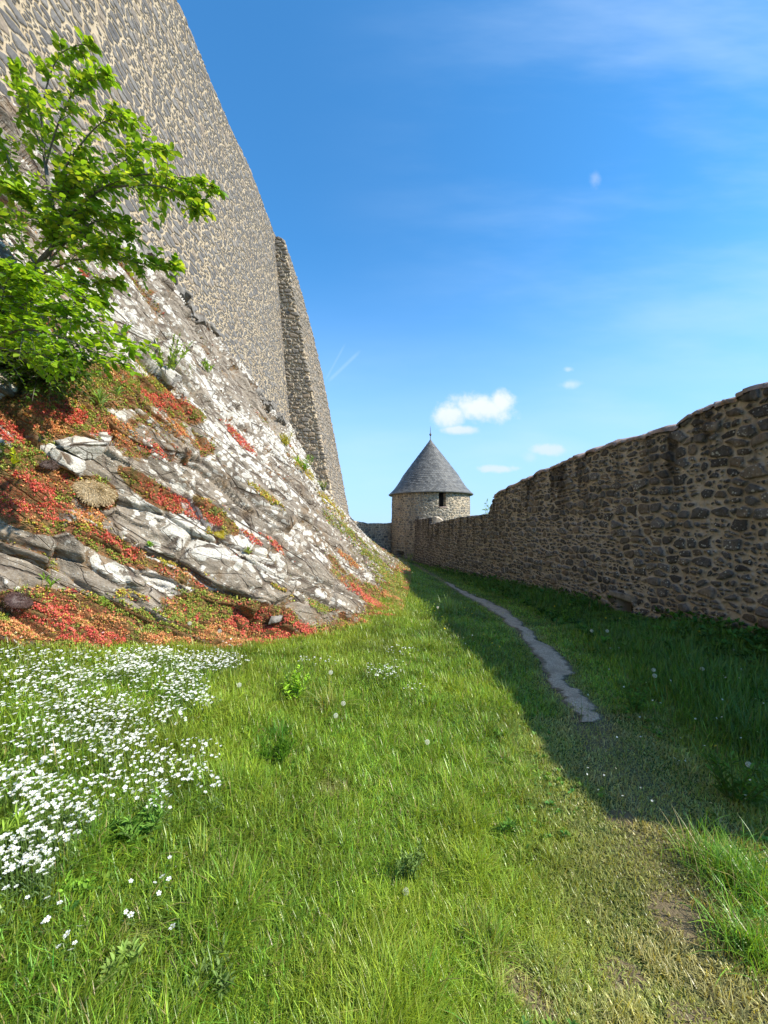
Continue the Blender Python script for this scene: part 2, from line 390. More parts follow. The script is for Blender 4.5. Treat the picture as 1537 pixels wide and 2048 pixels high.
def rock_mat():
    m, g, b, o = new_mat('lichened_rock'); c = g.coord()
    cr = g.attr('crev'); vg = g.attr('veg'); li = g.attr('lich')
    # coordinates stretched along the bedding
    mp = g.new('ShaderNodeMapping'); mp.vector_type = 'TEXTURE'
    q = Vector((0.70, 0.44, -0.56)).to_track_quat('X', 'Z').to_euler(); mp.inputs['Rotation'].default_value = q
    mp.inputs['Scale'].default_value = (3.2, 1, 1); g.l.new(c, mp.inputs[0]); cs = mp.outputs[0]
    n1 = g.noise(1.7, cs, 6, 0.6); n2 = g.noise(9, cs, 6, 0.65); nf = g.noise(60, c, 5, 0.7)
    base = g.mix(g.ramp(n2, 0.3, 0.7), (0.12, 0.096, 0.070), (0.32, 0.265, 0.20))
    base = g.mix(g.ramp(nf, 0.4, 0.7, 0, 0.6), base, (0.30, 0.27, 0.23))
    base = g.mix(g.ramp(g.noise(3, c, 3), 0.55, 0.7, 0, 0.6), base, (0.20, 0.125, 0.06))
    # crust lichen: round edged white patches plus speckles
    dist = g.noise(5, c, 3, out=1); wv = g.vmath('ADD', c, g.vmath('MULTIPLY', g.vmath('SUBTRACT', dist, (0.5, 0.5, 0.5)), (0.10, 0.10, 0.10)))
    sm = g.new('ShaderNodeTexVoronoi', feature='SMOOTH_F1'); sm.inputs['Scale'].default_value = 11; sm.inputs['Smoothness'].default_value = 0.3; g.l.new(wv, sm.inputs['Vector'])
    blob = g.math('SUBTRACT', 0.62, sm.outputs['Distance'])
    big = g.ramp(n1, 0.36, 0.61, -0.31, 0.34, smooth=False)
    lf = g.ramp(g.math('ADD', g.math('ADD', blob, big), g.math('ADD', g.math('MULTIPLY', g.math('SUBTRACT', n2, 0.5), 0.55), g.math('MULTIPLY', g.math('SUBTRACT', li, 0.5), 0.5))), 0.22, 0.30)
    sp = g.math('MULTIPLY', g.ramp(g.voro(38, c), 0.20, 0.3, 1, 0), g.ramp(n2, 0.42, 0.58, 0, 0.85))
    lf = g.math('MAXIMUM', lf, sp)
    pits = g.ramp(g.voro(26, wv), 0.10, 0.17, 0.15, 1); lf = g.math('MULTIPLY', lf, pits)
    cracks = g.ramp(g.math('ADD', g.voro(2.6, cs, 'DISTANCE_TO_EDGE'), g.math('MULTIPLY', g.math('SUBTRACT', n2, 0.5), 0.09)), 0.0, 0.03); cr2 = g.ramp(g.math('ADD', g.voro(6.5, cs, 'DISTANCE_TO_EDGE'), g.math('MULTIPLY', g.math('SUBTRACT', n2, 0.5), 0.08)), 0.0, 0.03, 0.4, 1)
    lf = g.math('MULTIPLY', lf, g.math('MULTIPLY', cracks, cr2))
    lf = g.math('MULTIPLY', lf, g.ramp(cr, 0.62, 0.8, 1, 0.05))
    lc = g.mix(g.ramp(nf, 0.35, 0.65), (0.40, 0.37, 0.31), (0.63, 0.60, 0.54)); lc = g.mix(g.ramp(g.noise(4, c, 3), .45, .7, 0, .5), lc, (0.42, 0.385, 0.31))
    col = g.mix(lf, base, lc)
    col = g.mix(g.math('MULTIPLY', g.math('SUBTRACT', 1.0, g.math('MULTIPLY', cracks, cr2)), 0.5), col, (0.05, 0.028, 0.02))
    # moss, soil and sedum ground in the cracks
    vv = g.math('ADD', vg, g.math('MULTIPLY', g.math('SUBTRACT', g.noise(13, c, 6, .75), 0.5), 1.7))
    vc = g.mix(g.ramp(g.noise(7, c, 4, .7), .35, .65), (0.20, 0.13, 0.05), (0.30, 0.10, 0.05)); vc = g.mix(g.ramp(nf, .4, .65), vc, (0.09, 0.075, 0.03))
    vf = g.ramp(vv, 0.42, 0.62); col = g.mix(vf, col, vc)
    g.l.new(col, b.inputs['Base Color']); b.inputs['Roughness'].default_value = 0.95; b.inputs['Specular IOR Level'].default_value = 0.15
    h = g.math('ADD', g.math('ADD', g.math('MULTIPLY', n2, 1.3), g.math('MULTIPLY', nf, 0.35)), g.math('ADD', g.math('MULTIPLY', g.math('MULTIPLY', cracks, cr2), 0.7), g.math('MULTIPLY', lf, 0.12)))
    g.l.new(g.bump(h, 0.9, 0.03), b.inputs['Normal'])
    return m
M_GROUND, M_PATH, M_ROCK = ground_mat(), path_mat(), rock_mat()

# ------------------------------------------------------------------ worn path (photo rows -> ground)
PR = [(1445, 1176, 1190), (1420, 1147, 1190), (1400, 1132, 1172), (1386, 1124, 1160), (1372, 1108, 1132), (1360, 1106, 1124), (1348, 1092, 1138), (1328, 1086, 1140), (1312, 1074, 1118),
      (1296, 1064, 1104), (1280, 1050, 1074), (1260, 1038, 1056), (1240, 1014, 1036), (1222, 986, 1012), (1206, 958, 984), (1194, 936, 954), (1184, 918, 932), (1174, 903, 912), (1165, 890, 895)]
pathL = np.array([gpt(l, y) for y, l, r in PR]); pathR = np.array([gpt(r, y) for y, l, r in PR])
CEN = np.concatenate([np.array([gpt(x, y) for x, y in ((1560, 2300), (1480, 2040), (1400, 1850), (1320, 1680), (1255, 1540), (1200, 1470))]), (pathL+pathR)/2])[:, :2]
CEN = np.concatenate([[[1.5, -6], [1.2, -1]], CEN, [[1.6, 24]]])
def seg_dist(x, y, pts):
    d = np.full(x.shape, 1e9)
    for (a, b), (c, e) in zip(pts[:-1], pts[1:]):
        vx, vy = c-a, e-b; L = vx*vx+vy*vy+1e-9
        t = np.clip(((x-a)*vx+(y-b)*vy)/L, 0, 1); d = np.minimum(d, np.hypot(x-a-t*vx, y-b-t*vy))
    return d
f_cx = lambda y: np.interp(y, CEN[:, 1], CEN[:, 0])
def on_gravel(x, y):
    l = np.interp(y, pathL[:, 1], pathL[:, 0]); r = np.interp(y, pathR[:, 1], pathR[:, 0])
    return (x > l-.03) & (x < r+.03) & (y > pathL[0, 1]) & (y < pathL[-1, 1])
SPOTS = [gpt(*s) for s in ((1245, 1945), (1040, 1965), (1075, 2010), (1390, 2040), (665, 1580), (275, 1890), (1240, 1630), (1360, 1830))]
def tread(x, y):
    t = 1-sst(seg_dist(x, y, CEN), 0.05, np.where(y > 2.8, .34, .60))
    t = t*np.where(y < 3.0, .80, .85)
    t = t*(0.75+0.25*sst(y, 2.2, 3))
    for s, r in zip(SPOTS, (.10, .09, .07, .1, .08, .06, .1, .14)): t = np.maximum(t, 1.15*(1-sst(np.hypot(x-s[0], (y-s[1])*1.3), r*.4, r*1.5)))
    return t

# ------------------------------------------------------------------ ground sheet
xs = np.concatenate([np.linspace(-9, -5, 9)[:-1], np.linspace(-5, 5.5, 420), np.linspace(5.5, 60, 40)[1:]])
ys = np.concatenate([np.linspace(-14, 0.4, 60)[:-1], np.geomspace(0.4, 30, 620), np.linspace(30, 90, 30)[1:]])
X, Y = np.meshgrid(xs, ys, indexing='ij'); Z = ground_h(X, Y)-0.012
nearr = f_xf(Y)-0.5 > X
Z = np.where(nearr, Z-0.5*sst(f_xf(Y)-0.5-X, 0, 1.5), Z)
tr = tread(X, Y)*(Y < 22)
g_o = link('ground', grid('ground', np.stack([X, Y, Z], -1), {'tread': tr}, flip=True), M_GROUND)
tag(g_o, 'grassy lawn of the castle ward between the rock slope and the low wall', 'ground', kind='structure')
# far land falling away below the castle hill
r = np.concatenate([np.linspace(30, 400, 30), np.geomspace(420, 9000, 30)]); th = np.linspace(0, 2*np.pi, 90, endpoint=False)
Rr, Th = np.meshgrid(r, th, indexing='ij'); zz = -3-90*(1-np.exp(-(Rr-30)/160))+14*fbm(Rr*np.cos(Th)/500, Rr*np.sin(Th)/500, 0, 4, 3)*sst(Rr, 200, 900)
P = np.stack([Rr*np.cos(Th), Rr*np.sin(Th)+10, zz], -1)
P = np.transpose(P, (1, 0, 2)); P = P.copy()
me = grid('terrain', P, flip=True, closed=True)
M_FAR = simple('far_fields', (0.05, 0.075, 0.03), (0.11, 0.12, 0.05), 0.01, 1.0, 0.1)
tag(link('terrain', me, M_FAR), 'distant green land falling away below the castle hill', 'terrain', kind='structure')

# path strip with ragged edges, laid just above the lawn
rows = 260; tt = np.linspace(0, len(PR)-1, rows)
L2 = np.stack([np.interp(tt, np.arange(len(PR)), pathL[:, k]) for k in range(2)], -1); R2 = np.stack([np.interp(tt, np.arange(len(PR)), pathR[:, k]) for k in range(2)], -1)
wd = np.hypot(*(R2-L2).T)[:, None]
L2 = L2+np.stack([-.03*(wd[:, 0] > .05)+.09*fbm(tt*2.1, tt*0, 0, 4, 31, .7), 0*tt], -1); R2 = R2+np.stack([.03*(wd[:, 0] > .05)+.09*fbm(tt*2.3, tt*0+7, 0, 4, 32, .7), 0*tt], -1)
s = np.linspace(0, 1, 14)[None, :, None]; PP = L2[:, None]*(1-s)+R2[:, None]*s
zz = ground_h(PP[..., 0], PP[..., 1])
me = grid('path', np.concatenate([PP, zz[..., None]+0.006-0.012*(np.abs(s*2-1)**6)], -1), {'side': np.broadcast_to(1-np.abs(s[..., 0]*2-1), PP.shape[:2])}, flip=False)
tag(link('path', me, M_PATH), 'narrow trodden gravel path winding along the low wall', 'path', kind='structure')

# ------------------------------------------------------------------ rock slope
LDIR = np.array([0.70, 0.44, -0.56]); LDIR /= np.linalg.norm(LDIR)
def rock_grid():
    ys = np.concatenate([np.linspace(-6, 1.4, 40)[:-1], np.geomspace(1.4, 30, 940)])
    ts = np.concatenate([np.linspace(-.25, -.03, 8)[:-1], np.linspace(-.03, 1.07, 620)])
    Yg, Tg = np.meshgrid(ys, ts, indexing='ij'); P = base_slope(Yg, Tg)
    e = 1e-3; du = (base_slope(Yg+e, Tg)-base_slope(Yg-e, Tg)); dv = base_slope(Yg, Tg+e)-base_slope(Yg, Tg-e)
    N = np.cross(du, dv); N /= np.linalg.norm(N, axis=-1, keepdims=True)+1e-12
    N = np.where((N[..., 2] < 0)[..., None], -N, N)
    # constant in-plane frame along the bedding
    N0 = np.array([0.80, 0.05, 0.60]); N0 /= np.linalg.norm(N0); M0 = np.cross(N0, LDIR); M0 /= np.linalg.norm(M0)
    a = P@LDIR; b = P@M0; c = P@N0
    wx = a+0.25*fbm(a*.9, b*1.5, c*1.2, 3, 40); wb = b+0.16*fbm(a*.6+9, b*1.6, c*1.3, 3, 41)
    D = 0; crev = 0
    e1, r1, q1, dx, dy = cells(wx, wb, 2.6, 0.62, 51, wv=.5, p=2.0)
    D = D+0.24*(r1-.5)+0.20*(q1-.3)*dy+0.06*(r1-.5)*dx
    crev = np.maximum(crev, 1-sst(e1, 0.0, 0.08))
    D = D-0.07*(1-sst(e1, 0, 0.08))
    e2, r2, q2, dx, dy = cells(wx+3, wb+5, 1.05, 0.24, 52, wv=.5, p=2.0)
    D = D+0.17*(r2-.5)+0.18*(q2-.35)*dy+0.05*(r2-.5)*dx; D = D-0.06*(1-sst(e2, 0, 0.12)); crev = np.maximum(crev, .8*(1-sst(e2, 0, .14)))
    e3, r3, q3, dx, dy = cells(wx*1.0+.07*fbm(a*4, b*6, c*4, 2, 45), wb+.04*fbm(a*4, b*6, c*4, 2, 46), 0.42, 0.075, 53, wv=.5, p=2.0)
    sm = sst(fbm(a*.7, b*1.2, c, 3, 60), -.35, .25)
    D = D+sm*(0.075*(r3-.5)+0.06*(q3-.4)*dy)-sm*0.03*(1-sst(e3, 0, .15))
    D = D+0.10*fbm(a*.5, b*.8, c*.8, 3, 61)+0.032*fbm(a*5, b*13, c*9, 4, 62, .6)
    # deep bedding plane overhangs
    ph = b*1.55+0.5*fbm(a*.45, b*.5, c*.5, 3, 63); saw = ph-np.floor(ph); D = D+0.23*(saw-.5)*sst(fbm(a*.35+4, b*.9, c, 2, 64), -.4, .1)
    crev = np.maximum(crev, .9*sst(saw, .10, 0)*(D < 0.1))
    near_w = 1-sst(Tg, 0.0, 0.16)
    D = D+near_w*(0.25*(r2-.35)*(Yg > 6))-0.05
    fade = (1-sst(Tg, 0.93, 1.03))*0.85+0.15
    D = D*fade*np.where(Yg < 16, 1.0, 1-0.35*sst(Yg, 16, 24))
    P = P+N*D[..., None]
    # vegetation: crevices, ledges, foot of the slope
    vn = fbm(P[..., 0]*1.1, P[..., 1]*.8, P[..., 2]*1.1, 4, 70)
    veg = 0.36*crev+.22*sst(noise(a*2.2, b*5, c*3, 71), .25, .6)+0.55*sst(Tg, 0.90, 1.0)+0.45*sst(vn, .12, .5)+0.25*sst(-D, .05, .2)
    veg = np.maximum(veg, 0.62*sst(Yg, 13, 22)*sst(Tg, .35, .8))
    px, py = proj(P)
    # ledge carpets as the photograph has them
    for (cx, cy, rx, ry, an, k) in PATCH:
        ca, sa = math.cos(math.radians(an)), math.sin(math.radians(an))
        u = ((px-cx)*ca+(py-cy)*sa)/rx; v = (-(px-cx)*sa+(py-cy)*ca)/ry
        veg = np.maximum(veg, k*(1-sst(np.hypot(u, v)+.35*vn, .75, 1.15)))
    lich = 0.5+0.35*fbm(P[..., 0]*.8, P[..., 1]*.6, P[..., 2]*.8, 3, 75)+0.12*sst(P[..., 2], 1.5, 4)-0.30*sst(Tg, .80, .98)
    for (cx, cy, rx, ry, an, k) in LICH:
        ca, sa = math.cos(math.radians(an)), math.sin(math.radians(an))
        u = ((px-cx)*ca+(py-cy)*sa)/rx; v = (-(px-cx)*sa+(py-cy)*ca)/ry
        lich = lich+k*(1-sst(np.hypot(u, v), .6, 1.2))*(Yg > 1)
    return P, N, D, crev, veg, lich, Tg
# (cx, cy, rx, ry, angle, strength) seen from the photographer's spot
PATCH = [(120, 1240, 190, 55, 8, .9), (480, 1240, 150, 55, 12, .85), (640, 1280, 90, 35, 10, .7), (70, 960, 90, 90, 20, .9), (120, 840, 160, 45, 10, .9), (300, 980, 80, 22, 35, .9), (210, 1085, 90, 24, 28, .9),
         (60, 1040, 80, 25, 15, .9), (360, 820, 60, 24, 25, .8), (430, 1030, 60, 16, 40, .85), (190, 985, 50, 35, 20, .8), (200, 770, 170, 50, 10, .9), (350, 1150, 80, 12, 25, .7), (260, 890, 60, 30, 30, .6), (760, 1200, 60, 20, 40, .8), (700, 1160, 50, 14, 35, .6)]
LICH = [(230, 1150, 60, 25, 25, .55), (330, 1170, 60, 20, 20, .5), (330, 1040, 100, 40, 30, .4), (450, 1080, 120, 40, 30, .35), (120, 1190, 130, 40, 15, -.45), (640, 1230, 120, 30, 20, -.4), (480, 1170, 90, 25, 20, -.3), (400, 660, 60, 26, 50, -.9), (480, 770, 90, 26, 52, -.9), (550, 850, 50, 18, 55, -.6), (450, 1000, 200, 70, 35, .2), (600, 900, 120, 40, 50, .2)]
RP, RN, RD, RC, RV, RL, RT = rock_grid()
rock = link('rock_slope', grid('rock_slope', RP, {'crev': RC, 'veg': RV, 'lich': RL}, flip=False, smooth=False), M_ROCK)
tag(rock, 'steep slope of layered brown rock covered in white lichen below the high wall', 'rock slope', kind='structure')

def rock_samples(n, ymax=26, ymin=1.2, weight=None, p=1.0):
    """points on the displaced rock, thinned with distance"""
    i = RNG.integers(40, RP.shape[0]-1, n*3); j = RNG.integers(30, RP.shape[1]-1, n*3)
    P = RP[i, j]; ok = (P[:, 1] < ymax) & (P[:, 1] > ymin)
    P2 = RP[i, j+1]; P3 = RP[np.minimum(i+1, RP.shape[0]-1), j]
    u, v = RNG.random(n*3)[:, None]*.9, RNG.random(n*3)[:, None]*.9
    Q = P+(P2-P)*u+(P3-P)*v
    nn = np.cross(P3-P, P2-P); nn /= np.linalg.norm(nn, axis=1, keepdims=True)+1e-12; nn = np.where((nn[:, 2] < 0)[:, None], -nn, nn)
    return Q[ok][:n], nn[ok][:n], RV[i, j][ok][:n], RC[i, j][ok][:n]
def rpt(px, py, rad=6):
    """visible rock point nearest the viewer at a photo pixel"""
    x, y = proj(RP[::2, ::2]); d = np.hypot(x-px, y-py)+(RP[::2, ::2, 1] < .8)*1e3
    m = d < rad
    if not m.any(): k = np.unravel_index(np.argmin(d), d.shape)
    else:
        yy = np.where(m, RP[::2, ::2, 1], 1e9); k = np.unravel_index(np.argmin(yy), yy.shape)
    return RP[::2, ::2][k].copy()

# ------------------------------------------------------------------ masonry builders
def wall_grid(name, Pf, Nf, U, V, cw, ch, seed, amp, rows_extra=None, mortar_at=.12, rough=.008, top_ragged=None, stain_shade=None, wv=.3, p=2.4, warp=.06, mat=None, parent=None, recess=None, closed=False, flip=False, jy=.6, pk=.36):
    wu = U+warp*fbm(U*2.2, V*3, 0, 3, seed); wv_ = V+warp*.7*fbm(U*2.2+40, V*2.6, 0, 3, seed+1)
    e, r, r2, dx, dy = cells(wu, wv_, cw, ch, seed, jx=.8, jy=jy, wv=wv, p=p)
    # a second generation of small stones fills some places
    V = V; e_s, rs, rs2, _, _ = cells(wu*1.0+11, wv_+7, cw*.52, ch*.55, seed+5, jx=.8, jy=.6, wv=wv, p=p)
    pick = r2 < pk
    e = np.where(pick, np.minimum(e, e_s*.75), e); r = np.where(pick, (r+rs)/2, r)
    prof = sst(e, mortar_at*.3, mortar_at*2.2)
    D = amp*prof*(.45+.7*r)+amp*.14*(dy*(r2-.5)+dx*(r-.5))*prof+rough*fbm(U*9, V*9, 0, 3, seed+2, .6)
    if recess is not None: D = D+recess(U, V)
    P = Pf+Nf*D[..., None]
    st = stain_shade(U, V) if stain_shade is not None else np.ones_like(U)
    return P, {'edge': e, 'rnd': r, 'rndb': r2, 'stain_shade': st}

def close_wall(P, A, top_pts, back_pts):
    """append rows over the top and down the back to a front grid P[n,m] (m runs upwards)"""
    n = P.shape[0]; rows = [P]+[q[:, None, :] for q in top_pts]+[q[:, None, :] for q in back_pts]
    P2 = np.concatenate(rows, 1); k = P2.shape[1]-P.shape[1]
    A2 = {}
    for a, v in A.items():
        last = v[:, -1:]; A2[a] = np.concatenate([v]+[last]*k, 1)
    return P2, A2
def end_fans(P):
    """triangle fans closing both ends of a swept grid"""
    n, m, _ = P.shape; V = P.reshape(-1, 3); cs = np.stack([P[0].mean(0), P[-1].mean(0)])
    b = n*m; j = np.arange(m-1)
    f1 = np.stack([j, j+1, np.full(m-1, b)], -1); f2 = np.stack([(n-1)*m+j+1, (n-1)*m+j, np.full(m-1, b+1)], -1)
    return np.concatenate([V, cs]), np.concatenate([f1, f2])
def finish_wall(name, P, A, mat, flip=False, parent=None):
    V, fans = end_fans(P); n, m, _ = P.shape
    AA = {k: np.concatenate([v.reshape(-1), [v.flat[0], v.flat[-1]]]) for k, v in A.items()}
    me = mk(name, V, [gridF(n, m, flip), fans], AA, True)
    return link(name, me, mat, parent)

# ------------------------------------------------------------------ high curtain wall on the left
hw = empty('high_wall', (-5.2, 9, 6)); tag(hw, 'towering castle wall of grey basalt stones and sandy mortar rising above the rock', 'wall')
ys = np.concatenate([np.linspace(-7, 2.5, 120)[:-1], np.linspace(2.5, 19.4, 1300)]); n = len(ys)
ze_, zr_, _, _, _ = cells(ys, 0*ys+.05, .26, 1., 96, wv=.1); zt = 15.9+.09*(zr_-.5)+0.10*fbm(ys*.7, 0*ys, 0, 3, 81)+.05*noise(ys*3, 0*ys, 0, 82)+0.25*sst(ys, 13, 15.5)*(1-sst(ys, 16, 18.5))
zb = f_hw(ys)-1.3
s = np.linspace(0, 1, 700)[None, :]; Zg = zb[:, None]+(zt-zb)[:, None]*s; Yg = np.repeat(ys[:, None], 700, 1)
Pf = np.stack([wall_x(Yg, Zg), Yg, Zg], -1); Nf = np.zeros_like(Pf); Nf[..., 0] = .996; Nf[..., 2] = .086
U = Yg; V = Zg
P, A = wall_grid('w', Pf, Nf, U, V, .26, .150, 101, .032, mortar_at=.13, wv=.46, p=1.9, warp=.07)
# ragged lower courses where the wall grows out of the rock
low = 1-sst(Zg-f_hw(Yg)[:, :], -.1, .55)
P[..., 0] += low*0.16*(A['rnd']-.45)*(A['edge'] > .08)
tp = np.stack([P[:, -1, 0]-.05, ys, zt+.03], -1); tb = np.stack([P[:, -1, 0]-3.0, ys, zt+.02], -1); bb = np.stack([P[:, -1, 0]-3.0, ys, zb], -1)
P, A = close_wall(P, A, [tp], [tb, bb])
finish_wall('masonry', P, A, M_HIGH, flip=False, parent=None).parent = None
hm = bpy.data.objects['masonry']
def adopt(child, par):
    child.parent = par; child.matrix_parent_inverse = Matrix.Translation(par.location).inverted()
adopt(hm, hw)
# projecting foundation stones along the ragged foot of the wall
def chunk(c, sx, sy, sz, seed, rot):
    """angular broken block: a cube cut by random planes"""
    rs = np.random.default_rng(seed)
    g_ = np.linspace(-1, 1, 7); V = []; 
    for ax in range(3):
        for sg in (-1, 1):
            u, v = np.meshgrid(g_, g_, indexing='ij'); q = np.zeros((7, 7, 3)); q[..., ax] = sg; q[..., (ax+1) % 3] = u*(1 if sg > 0 else -1); q[..., (ax+2) % 3] = v; V.append(q)
    F = []; VV = []
    for k, q in enumerate(V): VV.append(q.reshape(-1, 3)); F.append(gridF(7, 7)+k*49)
    VV = np.concatenate(VV); 
    for _ in range(7):
        nrm = rs.normal(size=3); nrm /= np.linalg.norm(nrm); d = .75+.25*rs.random(); h = VV@nrm-d; VV = VV-np.maximum(h, 0)[:, None]*nrm
    VV = VV*(1+.05*noise(VV[:, 0]*3, VV[:, 1]*3, VV[:, 2]*3, seed)[:, None])
    VV = VV*np.array([sx, sy, sz])
    R = np.array(Matrix.Rotation(rot[2], 3, 'Z') @ Matrix.Rotation(rot[1], 3, 'Y') @ Matrix.Rotation(rot[0], 3, 'X'))
    return VV@R.T+np.asarray(c), F
items = []
for k in range(60):
    y = 6.6+(k/60)*11.6+random.uniform(-.1, .1); z = float(f_hw(y))+random.uniform(-.25, .22); x = float(wall_x(y, z))+random.uniform(-.06, .05)
    a_, b_ = chunk((x, y, z), random.uniform(.14, .27), random.uniform(.16, .42), random.uniform(.06, .15), 300+k, (random.uniform(-.5, .1), random.uniform(-.3, .5), random.uniform(-.4, .4)))
    items.append((a_, b_, None))
V_, F_, _ = merge(items); adopt(link('footing_stones', mk('footing_stones', V_, F_, None, False), M_BROKEN), hw)

# ------------------------------------------------------------------ buttress / bastion return
bt = empty('buttress', (-4, 22, 3)); tag(bt, 'tall battered stone buttress at the far end of the high wall', 'buttress')
def bx(z): return -2.29-.19*(z-EYE)
segA = np.linspace(-2.6, 0, 170)            # along the camera-facing side, u<0
segB = np.linspace(0, 7.4, 300)[1:]
segC = np.linspace(7.4, 10.5, 60)[1:]
u = np.concatenate([segA, segB, segC]); n = len(u); m = 620
top_rel = np.where(u <= 0, 14.05+.12*noise(u*4, 0*u, 0, 5), np.interp(u, [0, 2, 3.5, 5, 6.0, 6.8, 7.4, 11], [14.0, 14.0, 13.7, 12.9, 12.2, 11.0, 9.4, 9.0]))+EYE+.06*noise(u*2.5, 0*u, 0, 6)
zb_ = np.full(n, -1.3); s = np.linspace(0, 1, m)[None, :]; Zg = zb_[:, None]+(top_rel-zb_)[:, None]*s
Ug = np.repeat(u[:, None], m, 1); xo = bx(Zg)
Px = np.where(Ug <= 0, xo+Ug, np.where(Ug <= 7.4, xo, xo-(Ug-7.4))); Py = np.where(Ug <= 0, 18.6, np.where(Ug <= 7.4, 18.6+Ug, 26.0))
Py = Py+0.012*(15.6-Zg)*np.where(Ug <= 0, -1, 0)
Pf = np.stack([Px, Py, Zg], -1)
cr_ = sst(Ug, -.06, .06); ce = sst(Ug, 7.34, 7.46)
Nf = np.stack([cr_*(1-ce), -(1-cr_)+ce, 0*Ug], -1); Nf /= np.linalg.norm(Nf, axis=-1, keepdims=True)+1e-9
P, A = wall_grid('b', Pf, Nf, Ug, Zg, .30, .185, 140, .08, mortar_at=.15, wv=.35, p=2.8, warp=.05)
P[..., 0] += .05*(noise(Zg*2.2, Ug*0, 0, 9)+.6*noise(Zg*5, Ug*0, 0, 10))*(1-sst(np.abs(Ug), 0, .5))
tp = np.stack([np.minimum(P[:, -1, 0], P[:, -1, 0]-.1), P[:, -1, 1]+.05, P[:, -1, 2]+.02], -1); tp2 = np.stack([np.full(n, -9.0), np.clip(P[:, -1, 1]+.3, 18.9, 25.7), P[:, -1, 2]], -1)
tb = tp2.copy(); tb[:, 2] = -1
P, A = close_wall(P, A, [tp, tp2], [tb])
V, F = P.reshape(-1, 3), gridF(P.shape[0], P.shape[1], False)
o = link('masonry', mk('buttress_masonry', V, F, {k: v.reshape(-1) for k, v in A.items()}), M_BUTT); adopt(o, bt)

# ------------------------------------------------------------------ low right wall with mortar cap
lw = empty('low_wall', (4.5, 8, 0)); tag(lw, 'long weathered rubble wall on the right with a mortar capped sloping top', 'wall')
WY = [.6, 2, 4.75, 5.3, 5.71, 6.08, 7.07, 8.51, 10.05, 12.28, 12.85, 13.05, 13.35, 16.07, 19.5, 20.9, 21.1, 22.6, 24.9]
WT = [1.86, 1.84, 1.76, 1.72, 1.66, 1.52, 1.58, 1.50, 1.35, 1.05, .86, .50, .36, .32, .12, .05, .36, .38, .36]
ys = np.concatenate([np.linspace(.78, 3.8, 150)[:-1], np.geomspace(3.8, 24.9, 1350)]); n = len(ys); m = 240
top = np.interp(ys, WY, WT)+EYE+.045*fbm(ys*1.3, 0*ys, 0, 4, 90, .6)
e_, rt_, _, _, _ = cells(ys, 0*ys+.05, .33, 1., 95, wv=.1); top = top+.05*(rt_-.5)*(1-sst(ys, 12, 14)*.4)
s = np.linspace(0, 1, m)[None, :]; zb_ = f_g(ys)-.35; Zg = zb_[:, None]+(top-zb_)[:, None]*s; Yg = np.repeat(ys[:, None], m, 1)
bulge = .05*fbm(Yg*.5, Zg*.6, 0, 3, 91)
Pf = np.stack([rw_x(Yg)+.03*(Zg-EYE)+bulge, Yg, Zg], -1); Nf = np.zeros_like(Pf); Nf[..., 0] = -.99; Nf[..., 1] = -.14
hole = gpt(1262, 1240); hy = 7.0; hz = -.08+.12
def recess(U, V):
    ins = (1-sst(np.abs(U-hy), .15, .19))*(1-sst(np.abs(V-.08), .15, .19)); return -.30*ins
P, A = wall_grid('r', Pf, Nf, Yg, Zg, .215, .140, 160, .060, mortar_at=.15, wv=.42, p=3.4, warp=.06, recess=recess, rough=.02,
                 stain_shade=lambda U, V: .25+.95*sst(V-(np.interp(U, WY, WT)+EYE), -1.7, -.15), jy=.6, pk=.42)
th_ = .85
fx = P[:, -1, 0]
tp = np.stack([fx+th_*.5, ys+.06, top+.06], -1); t2 = np.stack([fx+th_, ys+.12, top], -1); b2 = np.stack([fx+th_, ys+.12, zb_-2], -1)
P, A = close_wall(P, A, [tp, t2], [b2]); finish_wall('rubble', P, A, M_LOW, flip=True)
adopt(bpy.data.objects['rubble'], lw)
# mortar cap: low rounded hump bedded on the top courses as far as the step
yc = ys[ys < 12.7]; tc = top[ys < 12.7]; fc = fx[ys < 12.7]
sec = [(-.035, -.05), (-.045, .0), (-.02, .045), (.06, .10), (.22, .15), (.45, .17), (.7, .10), (.88, -.05)]
wob = .022*fbm(yc*3, 0*yc, 0, 4, 97, .6)
PC = np.stack([np.stack([fc+a+.02*noise(yc*4, yc*0+k, 0, 98), yc, tc+b*.62+wob+.012*noise(yc*7, yc*0+k*3, 0, 99)+.01], -1) for k, (a, b) in enumerate(sec)], 1)
V, fans = end_fans(PC); adopt(link('mortar_cap', mk('mortar_cap', V, [gridF(PC.shape[0], PC.shape[1], True), fans]), M_CAP), lw)
# lintel over the drain hole and a near-black sheet painting the shade inside it
a_, b_ = chunk((rw_x(7.0)-.03, 7.0, .27), .12, .27, .075, 77, (0.02, 0, .14)); adopt(link('drain_lintel', mk('drain_lintel', a_, b_, None, False), M_BROKEN), lw)
a_ = np.array([[rw_x(6.82)+.22, 6.82, -.1], [rw_x(7.2)+.22, 7.2, -.1], [rw_x(7.2)+.22, 7.2, .3], [rw_x(6.82)+.22, 6.82, .3]]); adopt(link('drain_opening', mk('drain_opening', a_, np.array([[0, 1, 2, 3]])), M_DARK), lw)
# broken end by the tower
a_, b_ = chunk((rw_x(21.0)+.42, 20.95, 1.86), .34, .16, .22, 501, (0.5, .15, .3))
adopt(link('broken_end', mk('broken_end', a_, b_, None, False), simple('pale_rubble', (.30, .24, .17), (.5, .42, .32), 9, .9, .9, .03)), lw)

